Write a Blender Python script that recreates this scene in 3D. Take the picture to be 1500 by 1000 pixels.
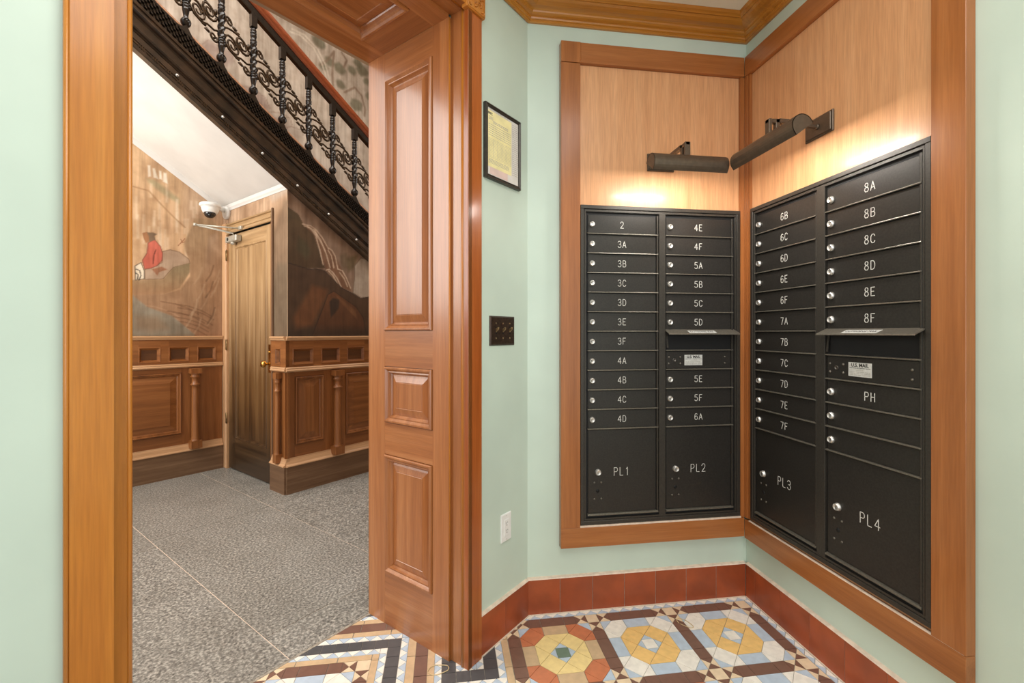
import bpy, bmesh, math, random
import numpy as np
from mathutils import Vector, Matrix
random.seed(7)
PI = math.pi
C = bpy.context.scene.collection
for o in list(bpy.data.objects): bpy.data.objects.remove(o)
SC = bpy.context.scene

def lin(c):
    return tuple(((x/255)/12.92 if x/255 <= .04045 else ((x/255+.055)/1.055)**2.4) for x in c)

# ------------------------------------------------------------------ camera, world, lights, exposure
YAW = math.radians(8.19)
CAMH = 1.263
cam = bpy.data.cameras.new('camera'); cam.sensor_width = 36; cam.lens = 667/1500*36
cam.shift_y = -13/1500; cam.clip_start = .02
co = bpy.data.objects.new('camera', cam); C.objects.link(co)
co.location = (0, 0, CAMH); co.rotation_euler = (PI/2, 0, -YAW)
SC.camera = co
w = bpy.data.worlds.new('world'); SC.world = w; w.use_nodes = True
w.node_tree.nodes['Background'].inputs[0].default_value = (.95, .97, 1, 1)
w.node_tree.nodes['Background'].inputs[1].default_value = .6
D45 = Matrix.Rotation(PI/4, 4, 'Z')

def area(name, loc, rot, size, power, col=(1, 1, 1), local45=False, spread=PI):
    l = bpy.data.lights.new(name, 'AREA'); l.shape = 'RECTANGLE'; l.size, l.size_y = size
    l.energy = power; l.color = col; l.spread = spread
    o = bpy.data.objects.new(name, l); C.objects.link(o)
    m = Matrix.Translation(loc) @ Matrix.Rotation(rot[2], 4, 'Z') @ Matrix.Rotation(rot[1], 4, 'Y') @ Matrix.Rotation(rot[0], 4, 'X')
    o.matrix_world = (D45 @ m) if local45 else m
    return o

area('vestibule_overhead_fill', (.35, .35, 2.715), (0, 0, 0), (1.3, 1.3), 25, (1, .98, .96))  # unseen area light added for flat, even room light
area('behind_camera_fill', (.15, -1.9, 1.5), (PI/2, 0, .05), (2.2, 2.2), 40, (.99, .99, 1))  # unseen fill light added behind the camera
area('hall_overhead_fill', (.6, 3.0, 5.2), (0, 0, 0), (3, 2), 125, (1, .96, .91), True)  # unseen area light added high up to light the hall
area('hall_sheen_fill', (-1.25, 3.95, 3.0), (0, -PI/2, 0), (3.0, 1.5), 110, (1, .97, .93), True)  # unseen area light added for the jamb sheen and the mural
area('hall_bounce_fill', (.45, 3.6, .9), (PI-.5, 0, 0), (.8, .5), 8, (1, .96, .9), True)  # unseen area light added low, aimed upwards as bounce
pl_ = bpy.data.lights.new('hall_mural_fill', 'POINT'); pl_.energy = 16; pl_.shadow_soft_size = .12; pl_.color = (1, .93, .82)  # unseen point light added to brighten the mural's upper left
po_ = bpy.data.objects.new('hall_mural_fill', pl_); C.objects.link(po_); po_.location = D45 @ Vector((.35, 4.15, 2.25))
area('hall_right_fill', (3.9, 3.0, 3.2), (0, PI/2, 0), (1.6, 1.6), 25, (1, .95, .9), True)  # unseen area light added at the right end of the hall

SC.view_settings.view_transform = 'Standard'; SC.view_settings.look = 'None'
SC.view_settings.gamma = 1; SC.view_settings.use_curve_mapping = False
SC.view_settings.exposure = 0.0

# ------------------------------------------------------------------ materials
def newmat(name, rough=.5, metal=0., spec=.5, coat=0.):
    m = bpy.data.materials.new(name); m.use_nodes = True
    b = m.node_tree.nodes['Principled BSDF']
    b.inputs['Roughness'].default_value = rough; b.inputs['Metallic'].default_value = metal
    b.inputs['Specular IOR Level'].default_value = spec
    b.inputs['Coat Weight'].default_value = coat; b.inputs['Coat Roughness'].default_value = .15
    return m, m.node_tree, b

def N(nt, t, **kw):
    n = nt.nodes.new(t)
    for k, v in kw.items():
        if hasattr(n, k): setattr(n, k, v)
        else: n.inputs[k].default_value = v
    return n

def coords(nt, scale, rnd=6.):
    tc = nt.nodes.new('ShaderNodeTexCoord'); oi = nt.nodes.new('ShaderNodeObjectInfo')
    sc = nt.nodes.new('ShaderNodeVectorMath'); sc.operation = 'SCALE'; sc.inputs[0].default_value = (3.1, 5.3, 7.7)
    nt.links.new(oi.outputs['Random'], sc.inputs['Scale'])
    ad = nt.nodes.new('ShaderNodeVectorMath'); ad.operation = 'ADD'
    nt.links.new(tc.outputs['Object'], ad.inputs[0])
    if rnd: nt.links.new(sc.outputs[0], ad.inputs[1])
    mp = nt.nodes.new('ShaderNodeMapping'); mp.inputs['Scale'].default_value = scale
    nt.links.new(ad.outputs[0], mp.inputs[0])
    return mp.outputs[0], oi.outputs['Random']

def ramp(nt, fac, stops):
    r = nt.nodes.new('ShaderNodeValToRGB'); e = r.color_ramp.elements
    while len(e) < len(stops): e.new(.5)
    for i, (p, c) in enumerate(stops):
        e[i].position = p; e[i].color = (*lin(c), 1)
    nt.links.new(fac, r.inputs[0]); return r.outputs[0]

def mixc(nt, fac, a, b, mode='MIX'):
    m = nt.nodes.new('ShaderNodeMix'); m.data_type = 'RGBA'; m.blend_type = mode
    if isinstance(fac, float): m.inputs[0].default_value = fac
    else: nt.links.new(fac, m.inputs[0])
    for k, v in ((6, a), (7, b)):
        if isinstance(v, tuple): m.inputs[k].default_value = v
        else: nt.links.new(v, m.inputs[k])
    return m.outputs[2]

def bump(nt, b, h, strength, dist=.002):
    n = nt.nodes.new('ShaderNodeBump'); n.inputs['Strength'].default_value = strength; n.inputs['Distance'].default_value = dist
    nt.links.new(h, n.inputs['Height']); nt.links.new(n.outputs[0], b.inputs['Normal'])

def wood(name, dark, mid, light, axis='z', rough=.35, coat=.25, vary=.12, k=1., cr=.15):
    m, nt, b = newmat(name, rough, coat=coat); b.inputs['Coat Roughness'].default_value = cr
    g, a = .9*k, 22.*k
    s = {'z': (a, a, g), 'x': (g, a, a), 'y': (a, g, a)}[axis]
    v, rnd = coords(nt, s)
    n1 = N(nt, 'ShaderNodeTexNoise'); n1.inputs['Scale'].default_value = 1; n1.inputs['Detail'].default_value = 4
    n1.inputs['Roughness'].default_value = .5; n1.inputs['Distortion'].default_value = .5
    nt.links.new(v, n1.inputs['Vector'])
    col = ramp(nt, n1.outputs[0], [(.2, dark), (.5, mid), (.8, light)])
    n2 = N(nt, 'ShaderNodeTexNoise'); n2.inputs['Scale'].default_value = 9; n2.inputs['Detail'].default_value = 3
    nt.links.new(v, n2.inputs['Vector'])
    f = ramp(nt, n2.outputs[0], [(.3, (222, 218, 214)), (.65, (255, 255, 255))])
    col = mixc(nt, .65, col, f, 'MULTIPLY')
    hs = nt.nodes.new('ShaderNodeHueSaturation')
    mr = nt.nodes.new('ShaderNodeMapRange'); mr.inputs[3].default_value = 1-vary; mr.inputs[4].default_value = 1+vary
    nt.links.new(rnd, mr.inputs[0]); nt.links.new(mr.outputs[0], hs.inputs['Value']); nt.links.new(col, hs.inputs['Color'])
    nt.links.new(hs.outputs[0], b.inputs['Base Color'])
    if 'door' in name:      # door colour darkens towards the bottom, the transition broken up by noise
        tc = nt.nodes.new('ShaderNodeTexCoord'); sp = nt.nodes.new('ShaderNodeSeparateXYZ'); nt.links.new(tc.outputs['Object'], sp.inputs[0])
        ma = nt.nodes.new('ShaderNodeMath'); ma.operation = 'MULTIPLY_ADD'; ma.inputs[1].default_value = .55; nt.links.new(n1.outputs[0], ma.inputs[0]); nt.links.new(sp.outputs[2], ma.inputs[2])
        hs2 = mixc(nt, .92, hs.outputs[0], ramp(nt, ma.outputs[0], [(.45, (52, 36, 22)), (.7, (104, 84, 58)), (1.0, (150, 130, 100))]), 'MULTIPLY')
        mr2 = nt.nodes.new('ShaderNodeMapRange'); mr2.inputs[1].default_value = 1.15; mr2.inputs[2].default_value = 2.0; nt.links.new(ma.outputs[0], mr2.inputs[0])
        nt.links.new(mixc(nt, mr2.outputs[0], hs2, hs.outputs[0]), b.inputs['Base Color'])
    bump(nt, b, n2.outputs[0], .08)
    return m

def plain(name, c, rough=.5, metal=0., noise=.06, sc=40., bmp=0., coat=0., spec=.5):
    m, nt, b = newmat(name, rough, metal, spec, coat)
    v, rnd = coords(nt, (sc, sc, sc))
    n1 = N(nt, 'ShaderNodeTexNoise'); n1.inputs['Scale'].default_value = 1; n1.inputs['Detail'].default_value = 3
    nt.links.new(v, n1.inputs['Vector'])
    lo = tuple(x*(1-noise*2) for x in c); hi = tuple(min(255, x*(1+noise)) for x in c)
    nt.links.new(ramp(nt, n1.outputs[0], [(.35, lo), (.65, hi)]), b.inputs['Base Color'])
    if bmp: bump(nt, b, n1.outputs[0], bmp)
    return m

M = {}
for ax in 'xyz':
    M['gold'+ax] = wood('golden_casing_wood_'+ax, (180, 108, 38), (198, 126, 48), (210, 141, 62), ax, .3, .3, .04)
    M['jamb'+ax] = wood('polished_jamb_wood_'+ax, (150, 88, 44), (176, 110, 58), (198, 135, 82), ax, .34, .6, .05, cr=.22)
    M['red'+ax] = wood('reddish_frame_wood_'+ax, (146, 86, 40), (166, 101, 50), (182, 117, 64), ax, .33, .25, .05)
    M['oak'+ax] = wood('brown_oak_'+ax, (110, 64, 28), (140, 86, 42), (166, 110, 62), ax, .42, .15, .08)
    M['cap'+ax] = wood('pale_oak_'+ax, (186, 142, 100), (206, 162, 120), (222, 182, 142), ax, .45, .1, .04)  # paler oak for mouldings, cap rails and the door casing
    M['door'+ax] = wood('tan_door_oak_'+ax, (124, 94, 62), (176, 142, 100), (204, 174, 134), ax, .4, .15, .04, .8)
    M['plinth'+ax] = wood('dark_worn_plinth_'+ax, (98, 70, 48), (120, 90, 64), (142, 112, 84), ax, .6, 0, .05, 1.4)
M['casingred'] = wood('deep_red_casing_wood', (148, 74, 28), (170, 90, 38), (188, 108, 52), 'z', .3, .35, .02)
M['soffit'] = M['jambx']
M['oakdark'] = wood('shaded_coffer_oak', (72, 42, 20), (96, 58, 28), (120, 76, 40), 'x', .45, .1, .05)  # oak darkened so the shade inside the coffers sits in the colour
M['veneer'] = wood('pale_mahogany_veneer', (206, 150, 104), (216, 161, 114), (225, 173, 127), 'z', .38, .15, .02, 1.3)
M['cornice'] = wood('cornice_wood', (164, 100, 26), (186, 122, 42), (202, 142, 62), 'x', .28, .35, .02)
M['green'] = plain('mint_green_paint', (200, 217, 203), .42, noise=.012, sc=3, bmp=.02)
M['white'] = plain('white_plaster', (214, 211, 206), .6, noise=.015, sc=4)
M['cream'] = plain('cream_ceiling_paint', (236, 228, 208), .6, noise=.01, sc=4)
M['hallpaint'] = plain('hall_plaster', (176, 150, 122), .7, noise=.05, sc=5)
M['bronze'] = plain('dark_bronze_powder_coat', (62, 58, 52), .4, .35, .05, 160, .05)
M['bronze2'] = plain('dark_bronze_door_face', (51, 48, 44), .38, .35, .05, 160, .05)
M['sill'] = plain('highlit_bronze_sill', (112, 107, 96), .32, .4, .05, 160)  # lighter bronze, the light caught by sills and hoods put into the colour
M['black'] = plain('black_hole', (8, 8, 8), .7)
M['chrome'] = plain('brushed_chrome', (222, 220, 214), .42, .85, .05, 300)
M['darkmetal'] = plain('lock_core', (110, 106, 100), .35, .9, .05, 300)
M['lampbronze'] = plain('oil_rubbed_bronze', (98, 84, 70), .36, .5, .03, 60)
M['letter'] = plain('engraved_white', (226, 224, 216), .6, noise=.01)
M['plate'] = plain('silver_label_plate', (222, 222, 216), .35, .3, .03, 60)
M['ink'] = plain('black_ink', (40, 38, 36), .7, noise=.02)
M['greyink'] = plain('grey_print', (176, 172, 160), .7, noise=.02)
M['iron'] = plain('black_lacquered_iron', (36, 30, 26), .28, .35, .15, 50, .05, .3)
M['ironbrown'] = plain('bronzed_iron', (70, 54, 36), .38, .5, .15, 60, .05)
M['stringer'] = plain('ebonised_stair_wood', (58, 44, 32), .3, .1, .2, 12, .05, .3)
M['handrail'] = wood('red_handrail_wood', (120, 54, 24), (150, 72, 32), (172, 94, 50), 'x', .3, .4, .03)
M['peachlip'] = plain('peach_wood_lip', (214, 160, 124), .5, noise=.04)
M['brass'] = plain('polished_brass', (196, 150, 78), .2, 1., .06, 60)
M['oldbrass'] = plain('aged_brass', (150, 124, 86), .4, .7, .1, 60)
M['whiteplastic'] = plain('white_plastic', (235, 235, 232), .35, noise=.01)
M['greymetal'] = plain('grey_door_closer', (190, 186, 172), .4, .4, .03, 60)
M['glassdark'] = plain('dark_camera_dome', (22, 22, 24), .08, noise=.02, spec=.8)
M['yellow'] = plain('yellow_form_paper', (244, 234, 176), .7, noise=.02, sc=20)
M['paper'] = plain('white_form_paper', (226, 222, 216), .7, noise=.02, sc=20)
M['pinkpaper'] = plain('pale_pink_paper', (226, 200, 190), .7, noise=.02, sc=20)
M['picframe'] = plain('dark_metal_picture_frame', (70, 66, 60), .35, .5, .05, 60)
M['switchplate'] = plain('venetian_bronze_plate', (66, 50, 40), .38, .5, .1, 80)
M['terra'] = plain('terracotta_tile', (160, 76, 40), .42, noise=.05, sc=9, bmp=.03, coat=.1)
M['caulk'] = plain('pale_caulk', (226, 206, 186), .7, noise=.03)
M['grout'] = plain('grey_grout', (164, 156, 142), .9, noise=.08, sc=60)
M['rubber'] = plain('tan_rubber', (222, 196, 150), .5, noise=.02)
M['lampwhite'], _nt, _b = newmat('lit_tube', .5)
_b.inputs['Base Color'].default_value = (1, .9, .75, 1)
_b.inputs['Emission Color'].default_value = (1, .93, .84, 1); _b.inputs['Emission Strength'].default_value = 30
TILE = dict(brown=(128, 94, 80), white=(250, 245, 234), beige=(240, 216, 182), tan=(214, 184, 146), blue=(196, 212, 228),
            gold=(250, 206, 130), pale=(252, 224, 156), orange=(208, 126, 88), green=(116, 138, 120), black=(86, 86, 88))
for k_, c_ in TILE.items():
    M['t_'+k_] = plain('encaustic_tile_'+k_, c_, .38, noise=.018, sc=40, bmp=.02, coat=.1)

def terrazzo():
    m, nt, b = newmat('grey_granite_terrazzo', .4)
    v, rnd = coords(nt, (1, 1, 1))
    n1 = N(nt, 'ShaderNodeTexNoise'); n1.inputs['Scale'].default_value = 88; n1.inputs['Detail'].default_value = 4; n1.inputs['Roughness'].default_value = .7
    nt.links.new(v, n1.inputs['Vector'])
    c1 = ramp(nt, n1.outputs[0], [(.39, (62, 60, 56)), (.46, (108, 106, 100)), (.54, (150, 147, 138)), (.62, (208, 204, 194))])
    vo = N(nt, 'ShaderNodeTexVoronoi'); vo.inputs['Scale'].default_value = 90
    nt.links.new(v, vo.inputs['Vector'])
    sp = ramp(nt, vo.outputs['Distance'], [(.0, (48, 47, 45)), (.2, (104, 102, 97)), (.5, (168, 165, 158))])
    col = mixc(nt, .35, c1, sp)
    n3 = N(nt, 'ShaderNodeTexNoise'); n3.inputs['Scale'].default_value = 3
    nt.links.new(v, n3.inputs['Vector'])
    col = mixc(nt, .5, col, ramp(nt, n3.outputs[0], [(.3, (210, 208, 204)), (.7, (255, 255, 255))]), 'MULTIPLY')
    nt.links.new(col, b.inputs['Base Color'])
    bump(nt, b, n1.outputs[0], .1)
    return m
M['terrazzo'] = terrazzo()

def mural_mat():
    m, nt, b = newmat('painted_canvas', .55)
    at = nt.nodes.new('ShaderNodeVertexColor'); at.layer_name = 'paint'
    v, rnd = coords(nt, (38, 38, 3.2))
    n1 = N(nt, 'ShaderNodeTexNoise'); n1.inputs['Scale'].default_value = 1; n1.inputs['Detail'].default_value = 4
    nt.links.new(v, n1.inputs['Vector'])
    col = mixc(nt, .75, at.outputs[0], ramp(nt, n1.outputs[0], [(.28, (206, 200, 194)), (.5, (240, 238, 236)), (.7, (255, 255, 255))]), 'MULTIPLY')
    v2, _ = coords(nt, (9, 9, 9))
    n2 = N(nt, 'ShaderNodeTexNoise'); n2.inputs['Scale'].default_value = 1; n2.inputs['Detail'].default_value = 5
    nt.links.new(v2, n2.inputs['Vector'])
    col = mixc(nt, .6, col, ramp(nt, n2.outputs[0], [(.35, (214, 204, 196)), (.6, (255, 255, 255))]), 'MULTIPLY')
    nt.links.new(col, b.inputs['Base Color'])
    return m
M['mural'] = mural_mat()

# ------------------------------------------------------------------ mesh helpers
BASE = {}
class MB:
    def __init__(s, T=None):
        s.v = []; s.f = []; s.T = T; s.smooth = set()
    def add(s, vs, fs, smooth=False):
        n = len(s.v)
        if s.T: vs = [s.T(*p) for p in vs]
        s.v += [tuple(p) for p in vs]
        for f in fs:
            if smooth: s.smooth.add(len(s.f))
            s.f.append(tuple(i+n for i in f))
        return s
    def box(s, x0, x1, y0, y1, z0, z1):
        return s.add([(x0, y0, z0), (x1, y0, z0), (x1, y1, z0), (x0, y1, z0), (x0, y0, z1), (x1, y0, z1), (x1, y1, z1), (x0, y1, z1)],
                     [(0, 3, 2, 1), (4, 5, 6, 7), (0, 1, 5, 4), (1, 2, 6, 5), (2, 3, 7, 6), (3, 0, 4, 7)])
    def prism(s, poly, a, b, axis='y'):
        """polygon in the two other axes extruded from a to b along axis"""
        n = len(poly)
        def P(p, q):
            return {'y': (p[0], q, p[1]), 'z': (p[0], p[1], q), 'x': (q, p[0], p[1])}[axis]
        vs = [P(p, a) for p in poly] + [P(p, b) for p in poly]
        return s.add(vs, [tuple(range(n))[::-1], tuple(range(n, 2*n))] + [(i, (i+1) % n, n+(i+1) % n, n+i) for i in range(n)])
    def rings(s, rr, cap0=True, cap1=True, smooth=True, closed=True):
        n = len(rr[0]); vs = [p for r in rr for p in r]; fs = []
        for k in range(len(rr)-1):
            for i in range(n if closed else n-1):
                j = (i+1) % n
                fs.append((k*n+i, k*n+j, (k+1)*n+j, (k+1)*n+i))
        s.add(vs, fs, smooth); m = len(s.v)-len(vs)
        if cap0: s.f.append(tuple(m+i for i in range(n))[::-1])
        if cap1: s.f.append(tuple(m+(len(rr)-1)*n+i for i in range(n)))
        return s
    def lathe(s, prof, c=(0, 0, 0), n=14, axis='z'):
        def P(r, h, a):
            x, y = r*math.cos(a), r*math.sin(a)
            return {'z': (c[0]+x, c[1]+y, c[2]+h), 'y': (c[0]+x, c[1]+h, c[2]+y), 'x': (c[0]+h, c[1]+x, c[2]+y)}[axis]
        return s.rings([[P(max(r, 1e-5), h, 2*PI*i/n) for i in range(n)] for r, h in prof])
    def tube(s, pts, r, n=6, closed=False):
        pts = [Vector(p) for p in pts]; rr = []
        rs = r if isinstance(r, (list, tuple)) else [r]*len(pts)
        for i, p in enumerate(pts):
            if closed: d = pts[(i+1) % len(pts)]-pts[i-1]
            else: d = pts[min(i+1, len(pts)-1)]-pts[max(i-1, 0)]
            d.normalize(); u = d.orthogonal() if abs(d.y) > .9 else d.cross(Vector((0, 1, 0)))
            u.normalize(); w_ = d.cross(u)
            rr.append([tuple(p+(u*math.cos(2*PI*k/n)+w_*math.sin(2*PI*k/n))*rs[i]) for k in range(n)])
        if closed: rr.append(rr[0])
        return s.rings(rr, not closed, not closed)
    def frame(s, x0, x1, z0, z1, prof, fill=True):
        """nested rectangles; prof = [(inset, depth y)]"""
        rr = [[(x0+i, y, z0+i), (x1-i, y, z0+i), (x1-i, y, z1-i), (x0+i, y, z1-i)] for i, y in prof]
        return s.rings(rr, False, fill, smooth=False)
    def sweep(s, path, prof, closed=False):
        """path: xy points, prof: (offset to the right side of travel.. given by normal, z); mitred"""
        P = [Vector(p) for p in path]; rr = []
        for i, p in enumerate(P):
            ds = []
            if i > 0: ds.append((P[i]-P[i-1]).normalized())
            if i < len(P)-1: ds.append((P[i+1]-P[i]).normalized())
            ns = [Vector((d.y, -d.x)) for d in ds]
            if len(ns) == 2:
                b = (ns[0]+ns[1]).normalized(); k = 1/b.dot(ns[0])
            else: b = ns[0]; k = 1
            rr.append([(p.x+b.x*k*o, p.y+b.y*k*o, z) for o, z in prof])
        return s.rings(rr, True, True, smooth=False)
    def build(s, name, mat, parent=None, rot=0., loc=None, bevel=0., kind=None, label=None, smooth=False, base=None):
        me = bpy.data.meshes.new(name)
        bx, by, bz = base if base else (BASE.get(parent.name, (0, 0, 0)) if parent else (0, 0, 0))
        me.from_pydata([(a-bx, b-by, c-bz) for a, b, c in s.v], [], s.f)
        for i in s.smooth: me.polygons[i].use_smooth = True
        bm = bmesh.new(); bm.from_mesh(me)
        bmesh.ops.remove_doubles(bm, verts=bm.verts, dist=1e-6)
        if bevel:
            ed = [e for e in bm.edges if len(e.link_faces) == 2 and e.calc_face_angle(0) > .7]
            try: bmesh.ops.bevel(bm, geom=ed, offset=bevel, segments=1, affect='EDGES', clamp_overlap=True)
            except Exception: pass
        bmesh.ops.recalc_face_normals(bm, faces=bm.faces)
        bm.to_mesh(me); bm.free()
        me.materials.append(mat)
        o = bpy.data.objects.new(name, me); C.objects.link(o)
        if parent: o.parent = parent; BASE[o.name] = (bx, by, bz)
        if loc: o.location = loc
        if rot: o.rotation_euler[2] = rot
        if base and not loc:
            o.location = Matrix.Rotation(rot, 4, 'Z') @ Vector(base)
        if kind: o['kind'] = kind
        if label: o['label'] = label
        return o

def tag(o, label, cat=None, group=None, kind=None):
    o['label'] = label
    if cat: o['category'] = cat
    if group: o['group'] = group
    if kind: o['kind'] = kind
    return o

def thing(name, label, cat, base=(0, 0, 0), rot=0., origin=(0, 0, 0), group=None, kind=None):
    """Empty whose children are authored in the frame (rot about z, origin); base = thing's foot in that frame"""
    o = bpy.data.objects.new(name, None); C.objects.link(o); o.empty_display_size = .1
    o.location = Vector(origin) + Matrix.Rotation(rot, 3, 'Z') @ Vector(base)
    o.rotation_euler[2] = rot
    BASE[o.name] = base
    tag(o, label, cat, group, kind); return o

def copy_tree(o, parent=None):
    c = o.copy(); C.objects.link(c); c.parent = parent
    BASE[c.name] = BASE.get(o.name, (0, 0, 0))
    for ch in list(o.children): copy_tree(ch, c)
    return c

Q = PI/4
def flat_text(name, txt, size, parent, x, y, z, mat, thick=.0004, offset=0., align='CENTER', spacing=1.):
    cu = bpy.data.curves.new(name, 'FONT'); cu.body = txt; cu.size = size; cu.align_x = align; cu.align_y = 'CENTER'
    cu.extrude = thick; cu.offset = offset; cu.space_character = spacing; cu.resolution_u = 3
    t = bpy.data.objects.new('tmp', cu); C.objects.link(t)
    dg = bpy.context.evaluated_depsgraph_get(); dg.update()
    me = bpy.data.meshes.new_from_object(t.evaluated_get(dg)); bpy.data.objects.remove(t)
    me.name = name
    bx, by, bz = BASE[parent.name]
    me.transform(Matrix.Translation((x-bx, y-by, z-bz)) @ Matrix.Rotation(PI/2, 4, 'X'))
    me.materials.clear(); me.materials.append(mat)
    o = bpy.data.objects.new(name, me); C.objects.link(o); o.parent = parent
    return o

# ------------------------------------------------------------------ geometry constants
# room frame: x to the right, y away, right wall x=1.433, back wall y=2.015
# doorway frame (45 deg): s along the doorway wall, t through the doorway
def xy(s, t): return ((s-t)*.70710678, (s+t)*.70710678)
WX, WY, WT = 1.433, 2.015, 1.17
FX, FY, FT = 1.419, 2.000, 1.157           # faces of the tile baseboard
CZ = 2.73

def structure(name, mb, mat, label, rot=0., bevel=0.):
    o = mb.build(name, mat, rot=rot, bevel=bevel); o['kind'] = 'structure'; o['label'] = label; return o

# vestibule walls
structure('wall_back', MB().box(.30, WX+.2, WY, WY+.2, 0, CZ), M['green'], 'mint green painted wall behind the first mailbox unit')
structure('wall_right', MB().box(WX, WX+.2, -1.6, WY, 0, CZ), M['green'], 'mint green painted wall with the second mailbox unit')
structure('wall_doorway', MB().box(1.276, 1.68, WT, 1.74, 0, CZ+.1).box(-1.3, .262, WT, 1.74, 0, CZ+.1).box(.262, 1.276, WT+.0, 1.74, 2.50, CZ+.1),
          M['green'], 'angled mint green wall pierced by the wood-lined doorway', rot=Q)
structure('ceiling', MB().prism([(-2.3, -1.6), (WX+.2, -1.6), (WX+.2, WY+.2), (.2, WY+.2), (-2.3, -.4)], CZ, CZ+.08, 'z'), M['cream'], 'cream vestibule ceiling inside the wooden cornice')
structure('wall_left', MB().box(-2.4, -2.3, -1.6, -.3, 0, CZ), M['green'], 'mint green side wall of the vestibule')
cor = MB().sweep([xy(-1.3, WT), (.3646, WY), (WX, WY), (WX, -1.6)],
                 [(0, 2.652), (.010, 2.652), (.014, 2.656), (.014, 2.661), (.019, 2.664), (.021, 2.670), (.019, 2.676), (.028, 2.680), (.034, 2.684), (.036, 2.690), (.042, 2.694),
                  (.060, 2.698), (.076, 2.706), (.084, 2.714), (.090, 2.713), (.094, 2.716), (.104, 2.720), (.112, 2.7295), (0, 2.7295)])
structure('trim_1', cor, M['cornice'], 'glossy brown wooden cornice around the vestibule ceiling')

# ---------------------------------------------------------------- terracotta baseboard
def baseboard(name, label, rot, org, x0, x1, joints, face, wall):
    root = thing(name, label, None, (0, 0, 0), rot, org, kind='structure')
    MB().box(x0, x1, face+.002, wall, 0, .156).build('grout_bed', M['grout'], root)
    js = [x0] + [j for j in joints if x0+.01 < j < x1-.01] + [x1]
    for a, b in zip(js, js[1:]):
        MB().box(a+.001, b-.001, face, wall-.001, 0, .157).build('tile', M['terra'], root, bevel=.0008)
    MB().prism([(face-.001, .156), (wall, .156), (wall, .164), (face+.002, .161)], x0, x1, 'x').build('pale_bead', M['caulk'], root)
    MB().box(x0, x1, face-.004, face, 0, .004).build('pale_bead', M['caulk'], root)
baseboard('baseboard_back', 'terracotta tile baseboard under the first mailbox unit', 0, (0, 0, 0), .357, FX, [.507+.152*k for k in range(6)], FY, WY)
baseboard('baseboard_right', 'terracotta tile baseboard below the second mailbox unit', -PI/2, (0, 0, 0), -FY, 1.6, [-1.933+.16*k for k in range(22)], FX, WX)
baseboard('baseboard_angled', 'short terracotta tile baseboard beside the door casing', Q, (0, 0, 0), 1.343, 1.668, [1.503], FT, WT)
baseboard('baseboard_left', 'terracotta tile baseboard on the near side of the doorway', Q, (0, 0, 0), -1.3, .175, [-1.2+.15*k for k in range(9)], FT, WT)

# ---------------------------------------------------------------- mosaic floor
floor = MB().prism([(-2.4, -1.6), (WX+.1, -1.6), (WX+.1, WY+.1), (xy(1.7, 1.745)), xy(-1.3, 1.745)], -.12, -.0025, 'z').build('floor', M['grout'])
floor['kind'] = 'structure'; floor['label'] = 'vestibule floor of geometric encaustic mosaic tiles in grey grout'
BASE[floor.name] = (0, 0, 0)
tiles = []
def clip(poly, a, b, c):
    out = []
    for i in range(len(poly)):
        p, q = poly[i], poly[(i+1) % len(poly)]
        dp, dq = a*p[0]+b*p[1]-c, a*q[0]+b*q[1]-c
        if dp <= 0: out.append(p)
        if dp*dq < 0:
            k = dp/(dp-dq); out.append((p[0]+(q[0]-p[0])*k, p[1]+(q[1]-p[1])*k))
    return out
R2 = math.sqrt(.5)
def area2(p): return sum(p[i][0]*p[(i+1) % len(p)][1]-p[(i+1) % len(p)][0]*p[i][1] for i in range(len(p)))/2
def addtile(poly, col, name, lims=()):
    for L in list(lims)+[(-R2, R2, 1.7325), (1, 0, FX-.004)]+([(0, 1, FY-.004)] if sum(p[0] for p in poly)/len(poly) > .2 else []):
        poly = clip(poly, *L)
        if len(poly) < 3: return
    if abs(area2(poly)) < 2e-5: return
    if area2(poly) < 0: poly = poly[::-1]
    # drop pieces buried inside the jamb / walls
    if all(((y-x)*R2 > FT and (x+y)*R2 > 1.27) or ((y-x)*R2 > FT and (x+y)*R2 < .26) for x, y in poly): return
    cx = sum(p[0] for p in poly)/len(poly); cy = sum(p[1] for p in poly)/len(poly)
    tiles.append((poly, col, name, cx, cy))
UX, UY = .3625/7, .383/7
def cell(cx, cy, pal, lims=()):
    P = lambda pts, c, nm: addtile([(cx+x*UX, cy+y*UY) for x, y in pts], pal.get(c, c), nm, lims)
    P([(-.5, -.5), (.5, -.5), (.5, .5), (-.5, .5)], 'centre', 'square_tile')
    for k in range(4):
        r = lambda pts: [(x, y) if k == 0 else (-y, x) if k == 1 else (-x, -y) if k == 2 else (y, -x) for x, y in pts]
        P(r([(-.5, .5), (.5, .5), (0, 1)]), 'dart', 'triangle_tile')
        P(r([(1, 0), (2, 1), (1, 2), (0, 1)]), 'oct', 'diagonal_square_tile')
        P(r([(-1, 2), (0, 1), (1, 2)]), 'oct', 'triangle_tile')
        P(r([(-1, 2), (1, 2), (1, 3), (-1, 3)]), 'bar', 'rectangle_tile')
        P(r([(2, 1), (3, 2), (2, 3), (1, 2)]), 'corner', 'diagonal_square_tile')
        P(r([(1, 2), (2, 3), (1, 3)]), 'corner', 'triangle_tile')
        P(r([(2, 1), (3, 1), (3, 2)]), 'corner', 'triangle_tile')
        P(r([(3, 2), (3, 3), (2, 3)]), 'blue', 'triangle_tile')
def xsq(cx, cy, horiz, lims=()):
    for k, (a, b) in enumerate([((-.5, -.5), (.5, -.5)), ((.5, -.5), (.5, .5)), ((.5, .5), (-.5, .5)), ((-.5, .5), (-.5, -.5))]):
        c = 'brown' if (k % 2 == 1) == horiz else 'beige'
        addtile([(cx+p[0]*UX, cy+p[1]*UY) for p in (a, b, (0, 0))], c, 'triangle_tile', lims)
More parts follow.
